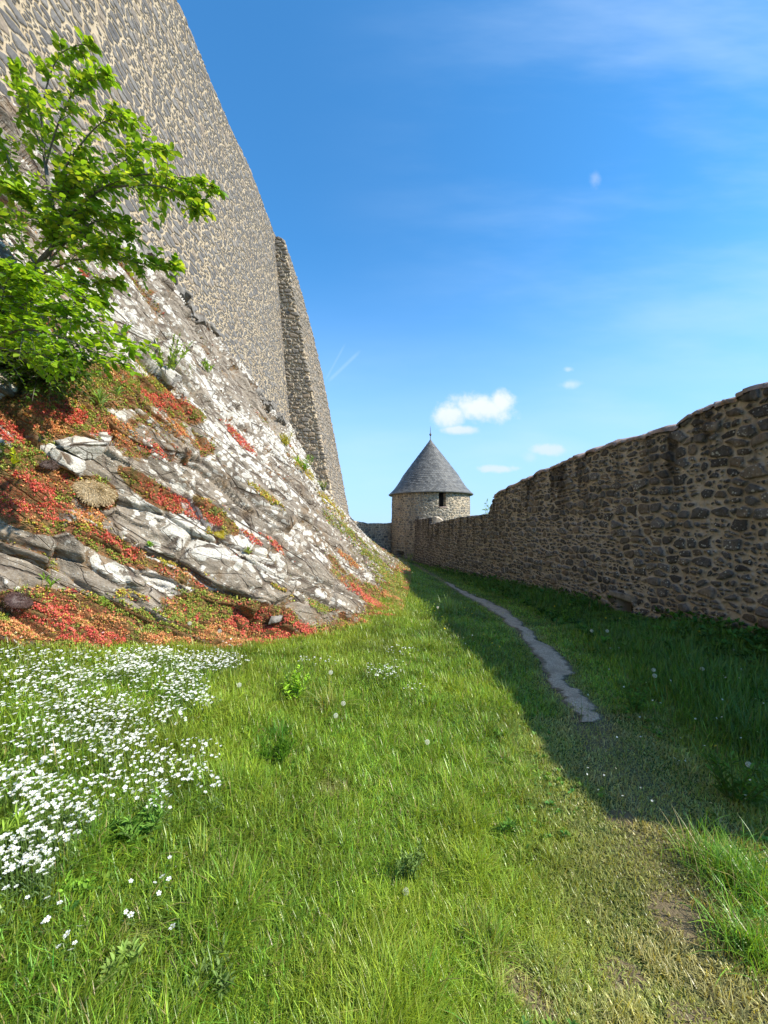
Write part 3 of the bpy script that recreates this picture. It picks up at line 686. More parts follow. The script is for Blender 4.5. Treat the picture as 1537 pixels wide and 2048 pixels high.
# ------------------------------------------------------------------ far wall
fw = empty('far_wall', (-1, 26.7, -1)); tag(fw, 'shaded rubble wall linking the buttress to the round tower', 'wall')
uu = np.linspace(0, 5.4, 280); x_ = -3.9+uu*.985; y_ = 26.15+uu*.2
tz = np.interp(x_, [-3.9, -2.2, -1.2, 0.2, .8, 1.5], [.32, .26, .06, .08, .18, .2])+EYE+.04*fbm(uu*2, uu*0, 0, 3, 12)
m = 150; s = np.linspace(0, 1, m)[None, :]; Zg = -1.6+(tz[:, None]+1.6)*s; Ug = np.repeat(uu[:, None], m, 1)
Pf = np.stack([np.repeat(x_[:, None], m, 1), np.repeat(y_[:, None], m, 1), Zg], -1); Nf = np.zeros_like(Pf); Nf[..., 0] = .2; Nf[..., 1] = -.98
P, A = wall_grid('f', Pf, Nf, Ug, Zg, .27, .17, 170, .05, mortar_at=.12, wv=.4, p=2.5, warp=.06)
tp = P[:, -1]+np.array([0, .35, .06]); t2 = P[:, -1]+np.array([0, .7, 0]); b2 = t2.copy(); b2[:, 2] = -3
P, A = close_wall(P, A, [tp, t2], [b2]); o = finish_wall('rubble', P, A, M_TOWER, flip=False); adopt(o, fw)

# ------------------------------------------------------------------ round tower
TX, TY, TR = 3.30, 27.0, 2.70
tw = empty('round_tower', (TX, TY, -1)); tag(tw, 'round stone tower with conical grey slate roof at the end of the ward', 'tower')
n, m = 760, 260; th = np.linspace(0, 2*np.pi, n, endpoint=False); z0, z1 = -1.8, 3.80
Th, Zg = np.meshgrid(th, np.linspace(z0, z1, m), indexing='ij')
# angle measured from the direction to the camera, growing to the viewer's right
Rg = TR+0*Th+.012*(3.8-Zg)
dirx, diry = np.sin(Th), -np.cos(Th)
Pf = np.stack([TX+Rg*dirx, TY+Rg*diry, Zg], -1); Nf = np.stack([dirx, diry, 0*Th], -1)
def wrapa(a): return (a+np.pi) % (2*np.pi)-np.pi
WA, DA = 0.16, -0.93
def rec_t(U, V):
    a = wrapa(U/TR-WA); w1 = (1-sst(np.abs(a)*TR, .19, .23))*(1-sst(np.abs(V-3.27), .50, .54))
    a2 = wrapa(U/TR-DA); w2 = (1-sst(np.abs(a2)*TR, .32, .36))*(1-sst(np.abs(V+.58), .36, .42))
    return -.40*np.maximum(w1, w2)
P, A = wall_grid('t', Pf, Nf, Th*TR, Zg, .25, .155, 180, .045, mortar_at=.12, wv=.4, p=2.5, warp=.0, recess=rec_t,
                 stain_shade=lambda U, V: .35+.6*sst(V, 3.0, 3.8)+.8*(wrapa(U/TR) < -.3))  # even staining, plus painted shade under the eaves and on the sunless left side
o = link('wall', grid('tower_wall', P, A, flip=False, closed=True), M_TOWER); adopt(o, tw)
def panel(name, ang, zc, hw_, hh, inset, mat, par):
    r_ = TR-inset; pts = []
    for a, b in ((-hw_, -hh), (hw_, -hh), (hw_, hh), (-hw_, hh)):
        an = ang+a/TR; pts.append([TX+r_*math.sin(an), TY-r_*math.cos(an), zc+b])
    pts = np.array(pts); back = pts+np.array([-math.sin(ang), math.cos(ang), 0])*.05
    V = np.concatenate([pts, back]); F = np.array([[0, 1, 2, 3], [7, 6, 5, 4], [0, 4, 5, 1], [1, 5, 6, 2], [2, 6, 7, 3], [3, 7, 4, 0]])
    o = link(name, mk(name, V, F, None, False), mat); adopt(o, par); return o
wdw = panel('window', WA, 3.27, .24, .56, .33, M_DARK, tw)  # dark panel at the recess back, its shade is in the colour
panel('doorway', DA, -.58, .37, .42, .33, M_DARK, tw)
sl = panel('sill', WA, 2.74, .30, .035, -.06, M_CAP, tw); sl.data.materials[0] = M_CAP
# slate roof: courses of lapped slates
n, m = 900, 300; th = np.linspace(0, 2*np.pi, n, endpoint=False); s = np.linspace(0, 1, m)
Th, Sg = np.meshgrid(th, s, indexing='ij'); RE, ZE, ZA = 2.95, 3.72, 7.64
rad = RE*(1-Sg)+.02; zc = ZE+(ZA-ZE)*(Sg-.035*np.sin(np.pi*np.clip(Sg/.35, 0, 1))*1.0)
slant = math.hypot(RE, ZA-ZE); Vr = Sg*slant; rowh = .135; row = np.floor(Vr/rowh); fr = Vr/rowh-row
nper = np.maximum(6, np.round(2*np.pi*(RE*(1-row*rowh/slant)+.05)/.19)); q = Th/(2*np.pi)*nper+.5*(row % 2)+.25*(hsh(row, 0*row, 1, 5)-.5)
qi = np.floor(q) % nper; qf = q-np.floor(q); rr = hsh(row, qi, 2, 6)
ed = np.minimum(np.minimum(qf, 1-qf)*1.2, fr*.9)
lift = .028*(1-fr)+.012*(rr-.5)-.012*(1-sst(np.minimum(qf, 1-qf), 0, .06))
rad = rad+lift*.75; zc = zc+lift*.6
P = np.stack([TX+rad*np.sin(Th), TY-rad*np.cos(Th), zc], -1)
# underside
und = np.stack([TX+(RE-.02)*np.sin(th), TY-(RE-.02)*np.cos(th), np.full(n, ZE-.05)], -1)[:, None]; und2 = np.stack([TX+2.5*np.sin(th), TY-2.5*np.cos(th), np.full(n, ZE-.02)], -1)[:, None]
P = np.concatenate([und2, und, P], 1); z_ = np.zeros((n, 2)); rr = np.concatenate([z_+.2, rr], 1); ed = np.concatenate([z_+.5, ed], 1)
roof = link('roof', grid('tower_roof', P, {'rnd': rr, 'edge': ed}, closed=True, smooth=False), M_SLATE); adopt(roof, tw)
prof = [(0.10, -.10), (.075, .02), (.03, .07), (.025, .30), (.035, .33), (.075, .38), (.085, .43), (.06, .48), (.03, .52), (.022, .60), (.016, .80), (.008, 1.0), (.002, 1.02)]
th = np.linspace(0, 2*np.pi, 16, endpoint=False); P = np.array([[[TX+r_*math.cos(t), TY+r_*math.sin(t), ZA-.04+h] for (r_, h) in prof] for t in th])
f_ = link('finial', grid('finial', P, closed=True), M_IRON); f_.parent = roof; f_.matrix_parent_inverse = Matrix.Translation(tw.location).inverted() @ Matrix.Identity(4)
f_.matrix_parent_inverse = Matrix.Identity(4)

# ------------------------------------------------------------------ vegetation templates
def blade_T(bend, seg=3):
    T = []; F4 = []; F3 = []
    for i in range(seg):
        h = i/seg; wdt = .5*(1-h**1.6*.75); x = bend*h*h; z = h*(1-.25*abs(bend)*h)
        T += [[x, -wdt, z], [x, wdt, z]]
    T.append([bend, 0, 1-.25*abs(bend)])
    for i in range(seg-1): F4.append([2*i, 2*i+1, 2*i+3, 2*i+2])
    F3.append([2*seg-2, 2*seg-1, 2*seg])
    return np.array(T), [np.array(F4), np.array(F3)]
BL = [blade_T(b, 3) for b in (.1, .35, .6, .9, 1.2)]
BTC = None
def grass_mesh(pos, ht, wd, col, lean=.35, wind=None, nb=None):
    items = []; N = len(pos); which = RNG.integers(0, len(BL), N)
    yaw = RNG.random(N)*2*np.pi; pit = np.abs(RNG.normal(0, lean, N)).clip(0, 1.35)
    if wind is not None: yaw = np.where(RNG.random(N) < .18, wind+RNG.normal(0, .7, N), yaw)
    for k, (T, TF) in enumerate(BL):
        m_ = which == k
        if not m_.any(): continue
        tc = np.ones((len(T), 3)); hh = T[:, 2:3]; tc = tc*(0.8+.35*hh)
        sc = np.stack([ht[m_]*.75, wd[m_], ht[m_]], -1)
        items.append(scatter(T, TF, pos[m_], frames(yaw[m_], pit[m_]), sc, col[m_], tc))
    return merge(items)
def gcol(N, base, dry=.08, var=.25, pos=None):
    b = np.array(base)[None]*np.exp(RNG.normal(0, var, N))[:, None]
    hue = RNG.normal(0, .12, N)[:, None]; b = b*np.concatenate([1+hue*1.2, 1+0*hue, 1-hue], 1)
    d = RNG.random(N) < dry; b[d] = np.array([.38, .30, .13])*(0.7+.6*RNG.random((d.sum(), 1)))
    return np.clip(b, .005, .8)

# lawn: density falls with distance while blades widen
def lawn_points(n):
    r = np.exp(RNG.uniform(math.log(.55), math.log(27), n*3)); k = RNG.random(n*3) < np.clip((r/4.5)**.8, .25, 1)
    r = r[k]; a = RNG.uniform(-1.02, 1.02, len(r)); x = r*np.sin(a); y = r*np.cos(a)
    x = np.where(r < 9, x, x); m_ = (x > f_xf(y)-.12) & (x < rw_x(y)-.02) & (y > .1) & (y < 27)
    x, y = x[m_][:n], y[m_][:n]; return x, y
x, y = lawn_points(560000)
d = seg_dist(x, y, CEN); t = tread(x, y); gr = on_gravel(x, y); pn = fbm(x*1.7, y*1.7, 0, 4, 21); pf = fbm(x*5, y*5, 0, 3, 22)
keep = ~(gr & (RNG.random(len(x)) > np.clip(.10+.9*pf+.75*(y < pathL[0, 1]+.30)*(pf > -.15), .05, .9))) & (RNG.random(len(x)) > np.clip(t*.95-.35+.45*pf, 0, .85)*(y < 24))
# thin on the far rough ground
x, y, d, t, pn, pf = (q[keep] for q in (x, y, d, t, pn, pf))
r = np.hypot(x, y); right = (x > f_cx(y))
ht = .042+.042*sst(d, .2, .9)*(1+.6*pn)+.03*sst(pf, .1, .6)
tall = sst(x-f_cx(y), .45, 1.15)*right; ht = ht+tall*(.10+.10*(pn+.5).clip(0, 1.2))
nh = (1-sst(np.abs(y-6.6), .5, 1.1))*sst(x, 2.4, 3.2)
ht = ht*(1-.75*nh)
wdt = None; ht = ht*(1-.45*np.maximum(t.clip(0, 1), (1-sst(d, .2, .9))*(y < 3.2))); ht = ht*RNG.uniform(.6, 1.35, len(x))*np.where(y < 0.9, .75, 1.0)
clump = sst(pf, .25, .6)*(~right); ht = ht*(1+.25*clump)
wdt = (.0026+.0022*RNG.random(len(x)))*(np.maximum(r, 1.6)/1.6)**.62
base = np.array([.21, .33, .032])
col = gcol(len(x), base, .06, .34)
yel = (np.clip(sst(pn, -.1, .5)*.38+.3*sst(x-f_xf(y), 1.2, .2), 0, .9)*(~right))[:, None]; col = col*(1-yel)+yel*np.array([.36, .41, .045])*np.exp(RNG.normal(0, .2, len(x)))[:, None]
dk2 = 1-sst(seg_dist(x, y, CEN)+.15*pn, .15, .85); dryk = (np.maximum(t, dk2*(y < 3.2)).clip(0, 1)*(.56+.30*sst(pf, -.2, .4)))[:, None]; col = col*(1-dryk)+dryk*np.array([.46, .40, .17])*np.exp(RNG.normal(0, .3, len(x)))[:, None]
col = col*(1+.32*fbm(x*2.3, y*2.3, 0, 3, 92)-.25*sst(fbm(x*1.1+5, y*1.1, 0, 3, 93), .1, .4))[:, None]
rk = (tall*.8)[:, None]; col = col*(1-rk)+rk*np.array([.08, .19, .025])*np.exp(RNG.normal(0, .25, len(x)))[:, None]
pos = np.stack([x, y, ground_h(x, y)-.014], -1)
lean = .30+.5*t.clip(0, 1)
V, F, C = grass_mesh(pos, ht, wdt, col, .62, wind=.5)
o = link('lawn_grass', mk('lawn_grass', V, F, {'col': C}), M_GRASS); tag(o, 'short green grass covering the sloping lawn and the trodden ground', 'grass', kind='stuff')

# long grass against the right wall and in clumps on the lawn
n = 26000; y = np.exp(RNG.uniform(math.log(1.2), math.log(24), n)); xr = rw_x(y); xl = np.maximum(f_cx(y)+.55, xr-2.7); x = xl+(xr-xl)*RNG.random(n)**.7
pn = fbm(x*1.6, y*1.6, 0, 3, 25); k = RNG.random(n) < np.clip(.55+pn, .1, 1)*np.where(y > 9, .6, 1); x, y, pn = x[k], y[k], pn[k]; k2 = ~((np.abs(y-6.5) < .7) & (rw_x(y)-x < 1.6)); x, y, pn = x[k2], y[k2], pn[k2]
ht = (.14+.17*RNG.random(len(x)))*(1+.4*pn)*np.where(y > 9, .75, 1)*(.6+.4*sst(x-f_cx(y), .5, 1.3)); wdt = (.003+.003*RNG.random(len(x)))*(np.maximum(np.hypot(x, y), 2)/2)**.5
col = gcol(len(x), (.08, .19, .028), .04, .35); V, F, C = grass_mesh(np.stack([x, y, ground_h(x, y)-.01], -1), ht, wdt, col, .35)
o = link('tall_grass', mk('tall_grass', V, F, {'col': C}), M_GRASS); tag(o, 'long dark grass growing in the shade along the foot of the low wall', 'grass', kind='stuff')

# separate tufts of long grass
for k, (a, b, lab, h_, n_, c_, sp_) in enumerate([(660, 1420, 'tall straw green grass stems standing beside the dandelion clocks', .30, 70, (.34, .38, .08), .10), (850, 2000, 'lush arching grass tuft at the bottom centre of the lawn', .16, 260, (.22, .38, .04), .09),
        (400, 1720, 'thin yellow green grass tuft right of the dark lance leaved weed', .15, 110, (.28, .38, .06), .07), (560, 1480, 'dense dark green grass tuft below the bright leafy weed', .14, 420, (.12, .27, .03), .16), (690, 1700, 'small upright grass tuft in the middle of the front lawn', .11, 130, (.22, .36, .04), .06),
        (1470, 1760, 'lush tall grass clump in the sun at the right edge', .20, 700, (.17, .33, .035), .24), (1500, 1900, 'bright grass clump right of the straw coloured track', .15, 420, (.20, .36, .04), .16), (960, 1880, 'tuft of half dry grass at the edge of the trodden track', .12, 160, (.34, .36, .10), .09),
        (900, 1230, 'tall seeding grass tuft on the border of the wall shadow', .45, 120, (.26, .36, .07), .20), (860, 1300, 'pale tall grass tuft on the sunny bank', .30, 160, (.28, .40, .06), .22), (180, 1700, 'fresh green grass tuft between the white flowers and the broad leaved weed', .13, 200, (.17, .34, .03), .09),
        (520, 1950, 'soft green tuft of grass near the bottom of the lawn', .10, 220, (.20, .36, .04), .09), (1050, 1560, 'grass tuft leaning over the shadow line', .13, 200, (.26, .38, .05), .10), (60, 1980, 'grass tuft in the lower left corner', .11, 220, (.17, .32, .03), .10)]):
    g_ = gpt(a, b); rr_ = np.abs(RNG.normal(0, sp_*.5, n_)).clip(0, sp_*1.1); aa_ = RNG.random(n_)*6.28; px_ = np.stack([rr_*np.cos(aa_), rr_*np.sin(aa_), 0*rr_], -1)
    px_[:, 2] = ground_h(g_[0]+px_[:, 0], g_[1]+px_[:, 1])-g_[2]-.01
    V, F, C = grass_mesh(px_, h_*RNG.uniform(.5, 1.15, n_), (.0028+.002*RNG.random(n_))*max(1, g_[1]/2.2)**.6, gcol(n_, c_, .08, .28), .38)
    o = link('grass_tuft', mk('grass_tuft', V, F, {'col': C}), M_GRASS); o.location = g_; tag(o, lab, 'grass tuft', 'tufts of long grass')

# broad weeds low in the sward (clover, plantain)
LT = np.array([[0, 0, 0], [-.16, .25, .05], [.16, .25, .05], [-.21, .55, .09], [.21, .55, .09], [0, .3, 0], [0, .62, .03], [0, 1, -.05], [-.12, .83, .04], [.12, .83, .04]])
LF = [np.array([[0, 5, 1], [0, 2, 5], [8, 6, 7], [6, 9, 7]]), np.array([[1, 5, 6, 3], [5, 2, 4, 6]]), np.array([[3, 6, 8], [6, 4, 9]])]
def leaf_batch(pos, D, spin, size, wid, col):
    sc = np.stack([size*wid, size, size], -1)
    return scatter(LT, LF, pos, frame_dir(D, spin), sc, col, None)
def rosette_pts(x, y, nl, size, col, up=.5, z=None):
    N = len(x); P = np.stack([x, y, ground_h(x, y) if z is None else z], -1).repeat(nl, 0)
    a = RNG.random(N*nl)*2*np.pi; e = RNG.uniform(.1, up, N*nl); D = np.stack([np.cos(a)*np.cos(e), np.sin(a)*np.cos(e), np.sin(e)], -1)
    s_ = size.repeat(nl)*RNG.uniform(.6, 1.2, N*nl); P = P+np.array([0, 0, .01])
    c = col.repeat(nl, 0)*np.exp(RNG.normal(0, .15, N*nl))[:, None]
    return leaf_batch(P, D, RNG.normal(0, .4, N*nl), s_, RNG.uniform(.7, 1.5, N*nl), c)
x, y = lawn_points(9000); pn = fbm(x*1.3, y*1.3, 0, 3, 27); k = (RNG.random(len(x)) < sst(pn, -.1, .35)) & (tread(x, y) < .5); x, y = x[k], y[k]
V, F, C = rosette_pts(x, y, 6, .016+.02*RNG.random(len(x)), gcol(len(x), (.13, .25, .045), 0, .25), 1.0)
o = link('lawn_weeds', mk('lawn_weeds', V, F, {'col': C}), M_HERB); tag(o, 'small broad leaved weeds scattered through the lawn', 'weeds', kind='stuff')
# leafy undergrowth by the wall
n = 3600; y = np.exp(RNG.uniform(math.log(1.6), math.log(20), n)); x = rw_x(y)-RNG.random(n)**1.4*1.9; k = (RNG.random(n) < .7) & (x > f_cx(y)+.6) & ~((np.abs(y-6.6) < .6) & (rw_x(y)-x < 1.3)); x, y = x[k], y[k]
zz = ground_h(x, y)+RNG.random(len(x))*.22*(1-sst(rw_x(y)-x, .2, 1.9)*.6)
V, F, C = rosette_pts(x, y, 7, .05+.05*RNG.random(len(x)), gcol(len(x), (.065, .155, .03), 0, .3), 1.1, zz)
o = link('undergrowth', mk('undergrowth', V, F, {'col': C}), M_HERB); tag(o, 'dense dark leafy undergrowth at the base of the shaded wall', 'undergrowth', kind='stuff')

# ------------------------------------------------------------------ sedum and rock plants
ST = []; SF = []
for k in range(6):
    a = k*np.pi/3; c_, s_ = math.cos(a), math.sin(a); b_ = len(ST)
    ST += [[.12*-s_, .12*c_, .1], [.12*s_, -.12*c_, .1], [c_*.5, s_*.5, .42]]; SF.append([b_, b_+1, b_+2])
b_ = len(ST); ST += [[.16, 0, .12], [-.08, .14, .12], [-.08, -.14, .12], [0, 0, .75]]; SF += [[b_, b_+1, b_+3], [b_+1, b_+2, b_+3], [b_+2, b_, b_+3]]
ST = np.array(ST); SF = [np.array(SF)]
RED, ORG, GRN, YEL, TAN = (.72, .15, .11), (.70, .33, .14), (.28, .34, .06), (.46, .40, .06), (.42, .31, .16)
SEDR = [(90, 1235, 110, 35, 8, 'R'), (60, 1268, 120, 26, 5, 'O'), (150, 1275, 160, 20, 5, 'R'), (380, 1285, 160, 16, 3, 'O'), (560, 1290, 120, 14, 3, 'R'), (200, 1250, 90, 30, 10, 'O'), (230, 1215, 60, 16, 15, 'G'), (330, 1250, 90, 30, 10, 'G'), (420, 1215, 70, 20, 20, 'G'),
        (520, 1245, 90, 32, 15, 'R'), (470, 1280, 90, 25, 5, 'O'), (600, 1275, 90, 25, 12, 'R'), (680, 1290, 60, 16, 10, 'O'), (40, 915, 60, 30, 15, 'G'), (20, 870, 60, 25, 10, 'R'), (60, 985, 70, 34, 20, 'R'), (90, 1020, 80, 26, 15, 'R'),
        (150, 1035, 60, 20, 10, 'O'), (90, 955, 40, 25, 0, 'O'), (130, 835, 90, 24, 10, 'R'), (90, 850, 100, 30, 10, 'O'), (250, 870, 60, 20, 30, 'O'), (300, 900, 34, 14, 30, 'R'), (305, 980, 50, 18, 35, 'R'), (365, 1010, 50, 12, 35, 'R'),
        (420, 1035, 34, 13, 38, 'R'), (440, 1068, 22, 8, 15, 'Y'), (215, 1085, 70, 17, 28, 'R'), (250, 1110, 34, 12, 25, 'R'), (180, 1060, 40, 14, 10, 'Y'), (355, 815, 45, 16, 25, 'R'), (320, 805, 40, 14, 30, 'R'), (350, 860, 30, 10, 30, 'O'), (265, 1195, 34, 9, 15, 'Y'),
        (400, 1160, 60, 8, 25, 'O'), (370, 1140, 50, 8, 22, 'Y'), (560, 1100, 50, 7, 40, 'R'), (500, 1075, 30, 6, 35, 'R'), (725, 1190, 45, 9, 35, 'R'), (790, 1210, 30, 14, 50, 'O'), (640, 1215, 30, 8, 30, 'G'), (700, 1120, 40, 8, 38, 'O'), (610, 940, 34, 9, 50, 'Y'),
        (480, 880, 40, 7, 45, 'R'), (300, 730, 40, 16, 30, 'G'), (165, 550, 18, 8, 0, 'R'), (200, 870, 30, 12, 20, 'R'), (540, 1000, 50, 7, 40, 'Y'), (690, 1060, 50, 10, 42, 'G'), (750, 1120, 50, 14, 42, 'G'), (770, 1160, 40, 16, 42, 'G'), (660, 1010, 40, 9, 45, 'Y'), (130, 760, 140, 34, 10, 'G'), (200, 790, 80, 26, 15, 'T'), (560, 1180, 34, 5, 30, 'Y')]
CM = {'R': RED, 'O': ORG, 'G': GRN, 'Y': YEL, 'T': TAN}
Q, Nn, vg, crv = rock_samples(1600000)
px, py = proj(Q); best = np.zeros(len(Q)); kind = np.full(len(Q), -1)
nz = fbm(Q[:, 0]*3, Q[:, 1]*3, Q[:, 2]*3, 3, 33); nz2 = noise(Q[:, 0]*14, Q[:, 1]*14, Q[:, 2]*14, 34)
keys = list(CM)
for (cx, cy, rx, ry, an, kk) in SEDR:
    ca, sa = math.cos(math.radians(an)), math.sin(math.radians(an)); u = ((px-cx)*ca+(py-cy)*sa)/rx; v = (-(px-cx)*sa+(py-cy)*ca)/ry
    s_ = (1-sst(np.hypot(u, v)+.7*nz+.3*nz2, .65, 1.1)); m_ = s_ > best; best = np.where(m_, s_, best); kind = np.where(m_, keys.index(kk), kind)
bg = .45*sst(vg, .42, .75)*(nz2 > -.3); m_ = bg > best; best = np.where(m_, bg, best)
kind = np.where(m_, np.where(nz+.5*nz2 > .12, 2, np.where(nz < -.2, 0, np.where(nz2 > 0, 1, 3))), kind)
dist = np.linalg.norm(Q-np.array([0, 0, EYE]), axis=1)
k = RNG.random(len(Q)) < best*np.clip(.8*(dist/4)**-.3, .1, 1); Q, Nn, kind, dist = Q[k], Nn[k], kind[k], dist[k]
sel = RNG.permutation(len(Q))[:380000]; Q, Nn, kind, dist = Q[sel], Nn[sel], kind[sel], dist[sel]
base = np.array([CM[a] for a in keys])[kind]
mixr = RNG.random(len(Q)); alt = np.array([RED, ORG, GRN, YEL])[RNG.integers(0, 4, len(Q))]; base = np.where((mixr < .24)[:, None], alt, base)
col = np.clip(base*np.exp(RNG.normal(0, .3, len(Q)))[:, None], 0, .8)
Rf = frames(RNG.random(len(Q))*6.28, np.abs(RNG.normal(0, .4, len(Q))))
sz = (.015+.016*RNG.random(len(Q)))*(np.maximum(dist, 3.5)/3.5)**.55
V, F, C = scatter(ST, SF, Q+Nn*.004+np.array([0, 0, 1.])*(RNG.random((len(Q), 1))**2*.02+.035*np.maximum(0, noise(Q[:, 0]*7, Q[:, 1]*7, Q[:, 2]*7, 88))[:, None]), Rf, sz, col)
o = link('sedum_carpet', mk('sedum_carpet', V, F, {'col': C}, False), M_SEDUM); tag(o, 'low carpet of red, orange and yellow green stonecrop creeping over the rock ledges', 'stonecrop', kind='stuff')

# wisps of grass in the cracks of the rock
Q, Nn, vg, crv = rock_samples(260000)
px, py = proj(Q); s_ = .16*sst(vg, .30, .7)+.5*sst(Q[:, 1], 11, 20)*sst(vg, .3, .6)
for (cx, cy, rx, ry, k_) in ((210, 770, 130, 40, .8), (60, 790, 90, 60, .5), (640, 1300, 120, 20, .8), (760, 1240, 60, 30, .8), (760, 1110, 80, 40, .5), (330, 1290, 340, 24, .95), (200, 1270, 200, 26, .35), (560, 1250, 200, 30, .25), (800, 1180, 50, 60, .8), (780, 1130, 60, 30, .6), (700, 1270, 120, 30, .5), (330, 740, 70, 40, .5)): s_ = np.maximum(s_, k_*(1-sst(np.hypot((px-cx)/rx, (py-cy)/ry), .6, 1.1)))
k = RNG.random(len(Q)) < s_; Q = Q[k][:85000]; N = len(Q); dist = np.linalg.norm(Q, axis=1)
V, F, C = grass_mesh(Q, (.05+.08*RNG.random(N))*(dist/5)**.2, (.0022+.0015*RNG.random(N))*(np.maximum(dist, 3)/3)**.7, gcol(N, (.24, .27, .06), .50, .25), .55)
o = link('rock_grass', mk('rock_grass', V, F, {'col': C}), M_GRASS); tag(o, 'sparse dry and green grass sprouting from cracks of the rock slope', 'grass', kind='stuff')

# ------------------------------------------------------------------ white flowers
def flower_T():
    T = []; F = []
    for k in range(5):
        a = 2*np.pi*k/5; c_, s_ = math.cos(a), math.sin(a)
        def q(r_, t_, z_): T.append([r_*c_-t_*s_, r_*s_+t_*c_, z_]); return len(T)-1
        b0 = q(.06, 0, .0); b1 = q(.30, -.17, .09); b2 = q(.30, .17, .09); b3 = q(.52, -.12, .10); b4 = q(.44, 0, .11); b5 = q(.52, .12, .10)
        F += [[b0, b1, b4], [b0, b4, b2], [b1, b3, b4], [b4, b5, b2]]
    k0 = len(T); T += [[.09*math.cos(a), .09*math.sin(a), .07] for a in np.linspace(0, 2*np.pi, 6, endpoint=False)]+[[0, 0, .12]]
    F += [[k0+i, k0+(i+1) % 6, k0+6] for i in range(6)]
    tc = np.ones((len(T), 3)); tc[k0:] = (.8, .75, .25)
    return np.array(T), [np.array(F)], tc
FT, FF_, FTC = flower_T()
DR = [(300, 1340, 110, 50, 1.6), (230, 1400, 150, 60, .9), (120, 1370, 130, 60, .45), (30, 1330, 60, 40, .5), (50, 1440, 90, 60, .5), (180, 1480, 150, 50, .6), (340, 1530, 90, 45, .5), (60, 1560, 110, 50, .75), (120, 1620, 90, 40, .7), (50, 1700, 70, 55, 1.3),
      (110, 1660, 70, 30, .7), (380, 1400, 60, 50, .35), (430, 1320, 70, 22, .45), (120, 1310, 120, 14, .5), (250, 1560, 130, 40, .35), (400, 1500, 50, 30, .25), (30, 1770, 50, 16, .3), (320, 1600, 50, 25, .12), (420, 1560, 40, 30, .15), (770, 1335, 50, 25, .22), (800, 1300, 40, 12, .15), (830, 1375, 25, 12, .2), (640, 1320, 60, 10, .10)]
x, y = lawn_points(330000); zz = ground_h(x, y); hh = .09+.07*RNG.random(len(x)); P_ = np.stack([x, y, zz+hh], -1); px, py = proj(P_)
s_ = np.zeros(len(x)); cn = .6*fbm(x*5, y*5, 0, 4, 66)
for (cx, cy, rx, ry, k_) in DR: s_ = np.maximum(s_, k_*(1-sst(np.hypot((px-cx)/rx, (py-cy)/ry)+.5*cn, .6, 1.15)))
k = RNG.random(len(x)) < s_*.8*np.clip(.5+2.0*cn, .05, 1.5); P_, hh = P_[k], hh[k]
dist = np.linalg.norm(P_-np.array([0, 0, EYE]), axis=1); o_ = np.argsort(dist); P_, hh, dist = P_[o_], hh[o_], dist[o_]
# keep them a petal apart
keepi = []; gridset = set()
for i in range(len(P_)):
    c_ = (int(P_[i, 0]/.015), int(P_[i, 1]/.015))
    if c_ in gridset: continue
    gridset.add(c_); keepi.append(i)
P_, hh, dist = P_[keepi], hh[keepi], dist[keepi]
lone = [(325, 1765), (310, 1778), (338, 1770), (318, 1800), (262, 1775), (95, 1855), (120, 1820), (88, 1860), (135, 1885), (160, 1870), (118, 1912), (150, 1905), (142, 1918), (262, 1845), (55, 1810), (95, 1810), (340, 1725), (345, 1870), (252, 1838)]
lp = []
for (a, b) in lone:
    g_ = gpt(a, b+22); lp.append([g_[0], g_[1], g_[2]+.06])
P_ = np.concatenate([np.array(lp), P_]); hh = np.concatenate([np.full(len(lp), .06), hh]); N = len(P_)

yaw = RNG.random(N)*6.28; pit = np.abs(RNG.normal(0, .55, N)); RF = frames(yaw, pit, RNG.random(N)*6.28); fs = .012+.009*RNG.random(N)
V, F, C = scatter(FT, FF_, np.zeros((1, 3)), np.eye(3)[None], np.array([1.0]), np.array([[.86, .87, .84]]), FTC)
flower_mesh = mk('blossom', V, F, {'col': C}); flower_mesh.materials.append(M_PETAL)
V, F, _ = tube(np.array([[0, 0, -.99], [.03, .02, -.5], [0, 0, 0]]), np.array([.012, .010, .008]), 4)
V2 = [(V, F, np.tile([[.12, .20, .04]], (len(V), 1)))]
V2.append(leaf_batch(np.array([[0, 0, -.55], [0, 0, -.55], [.02, 0, -.8], [0, .02, -.8]]), np.array([[1, .2, .6], [-1, -.2, .6], [.2, 1, .5], [-.2, -1, .5]]), np.zeros(4), np.full(4, .22), np.full(4, .5), np.tile([[.13, .2, .07]], (4, 1))))
V, F, C = merge(V2); stem_mesh = mk('stem', V, F, {'col': C}); stem_mesh.materials.append(M_HERB)
NI = min(300, N)
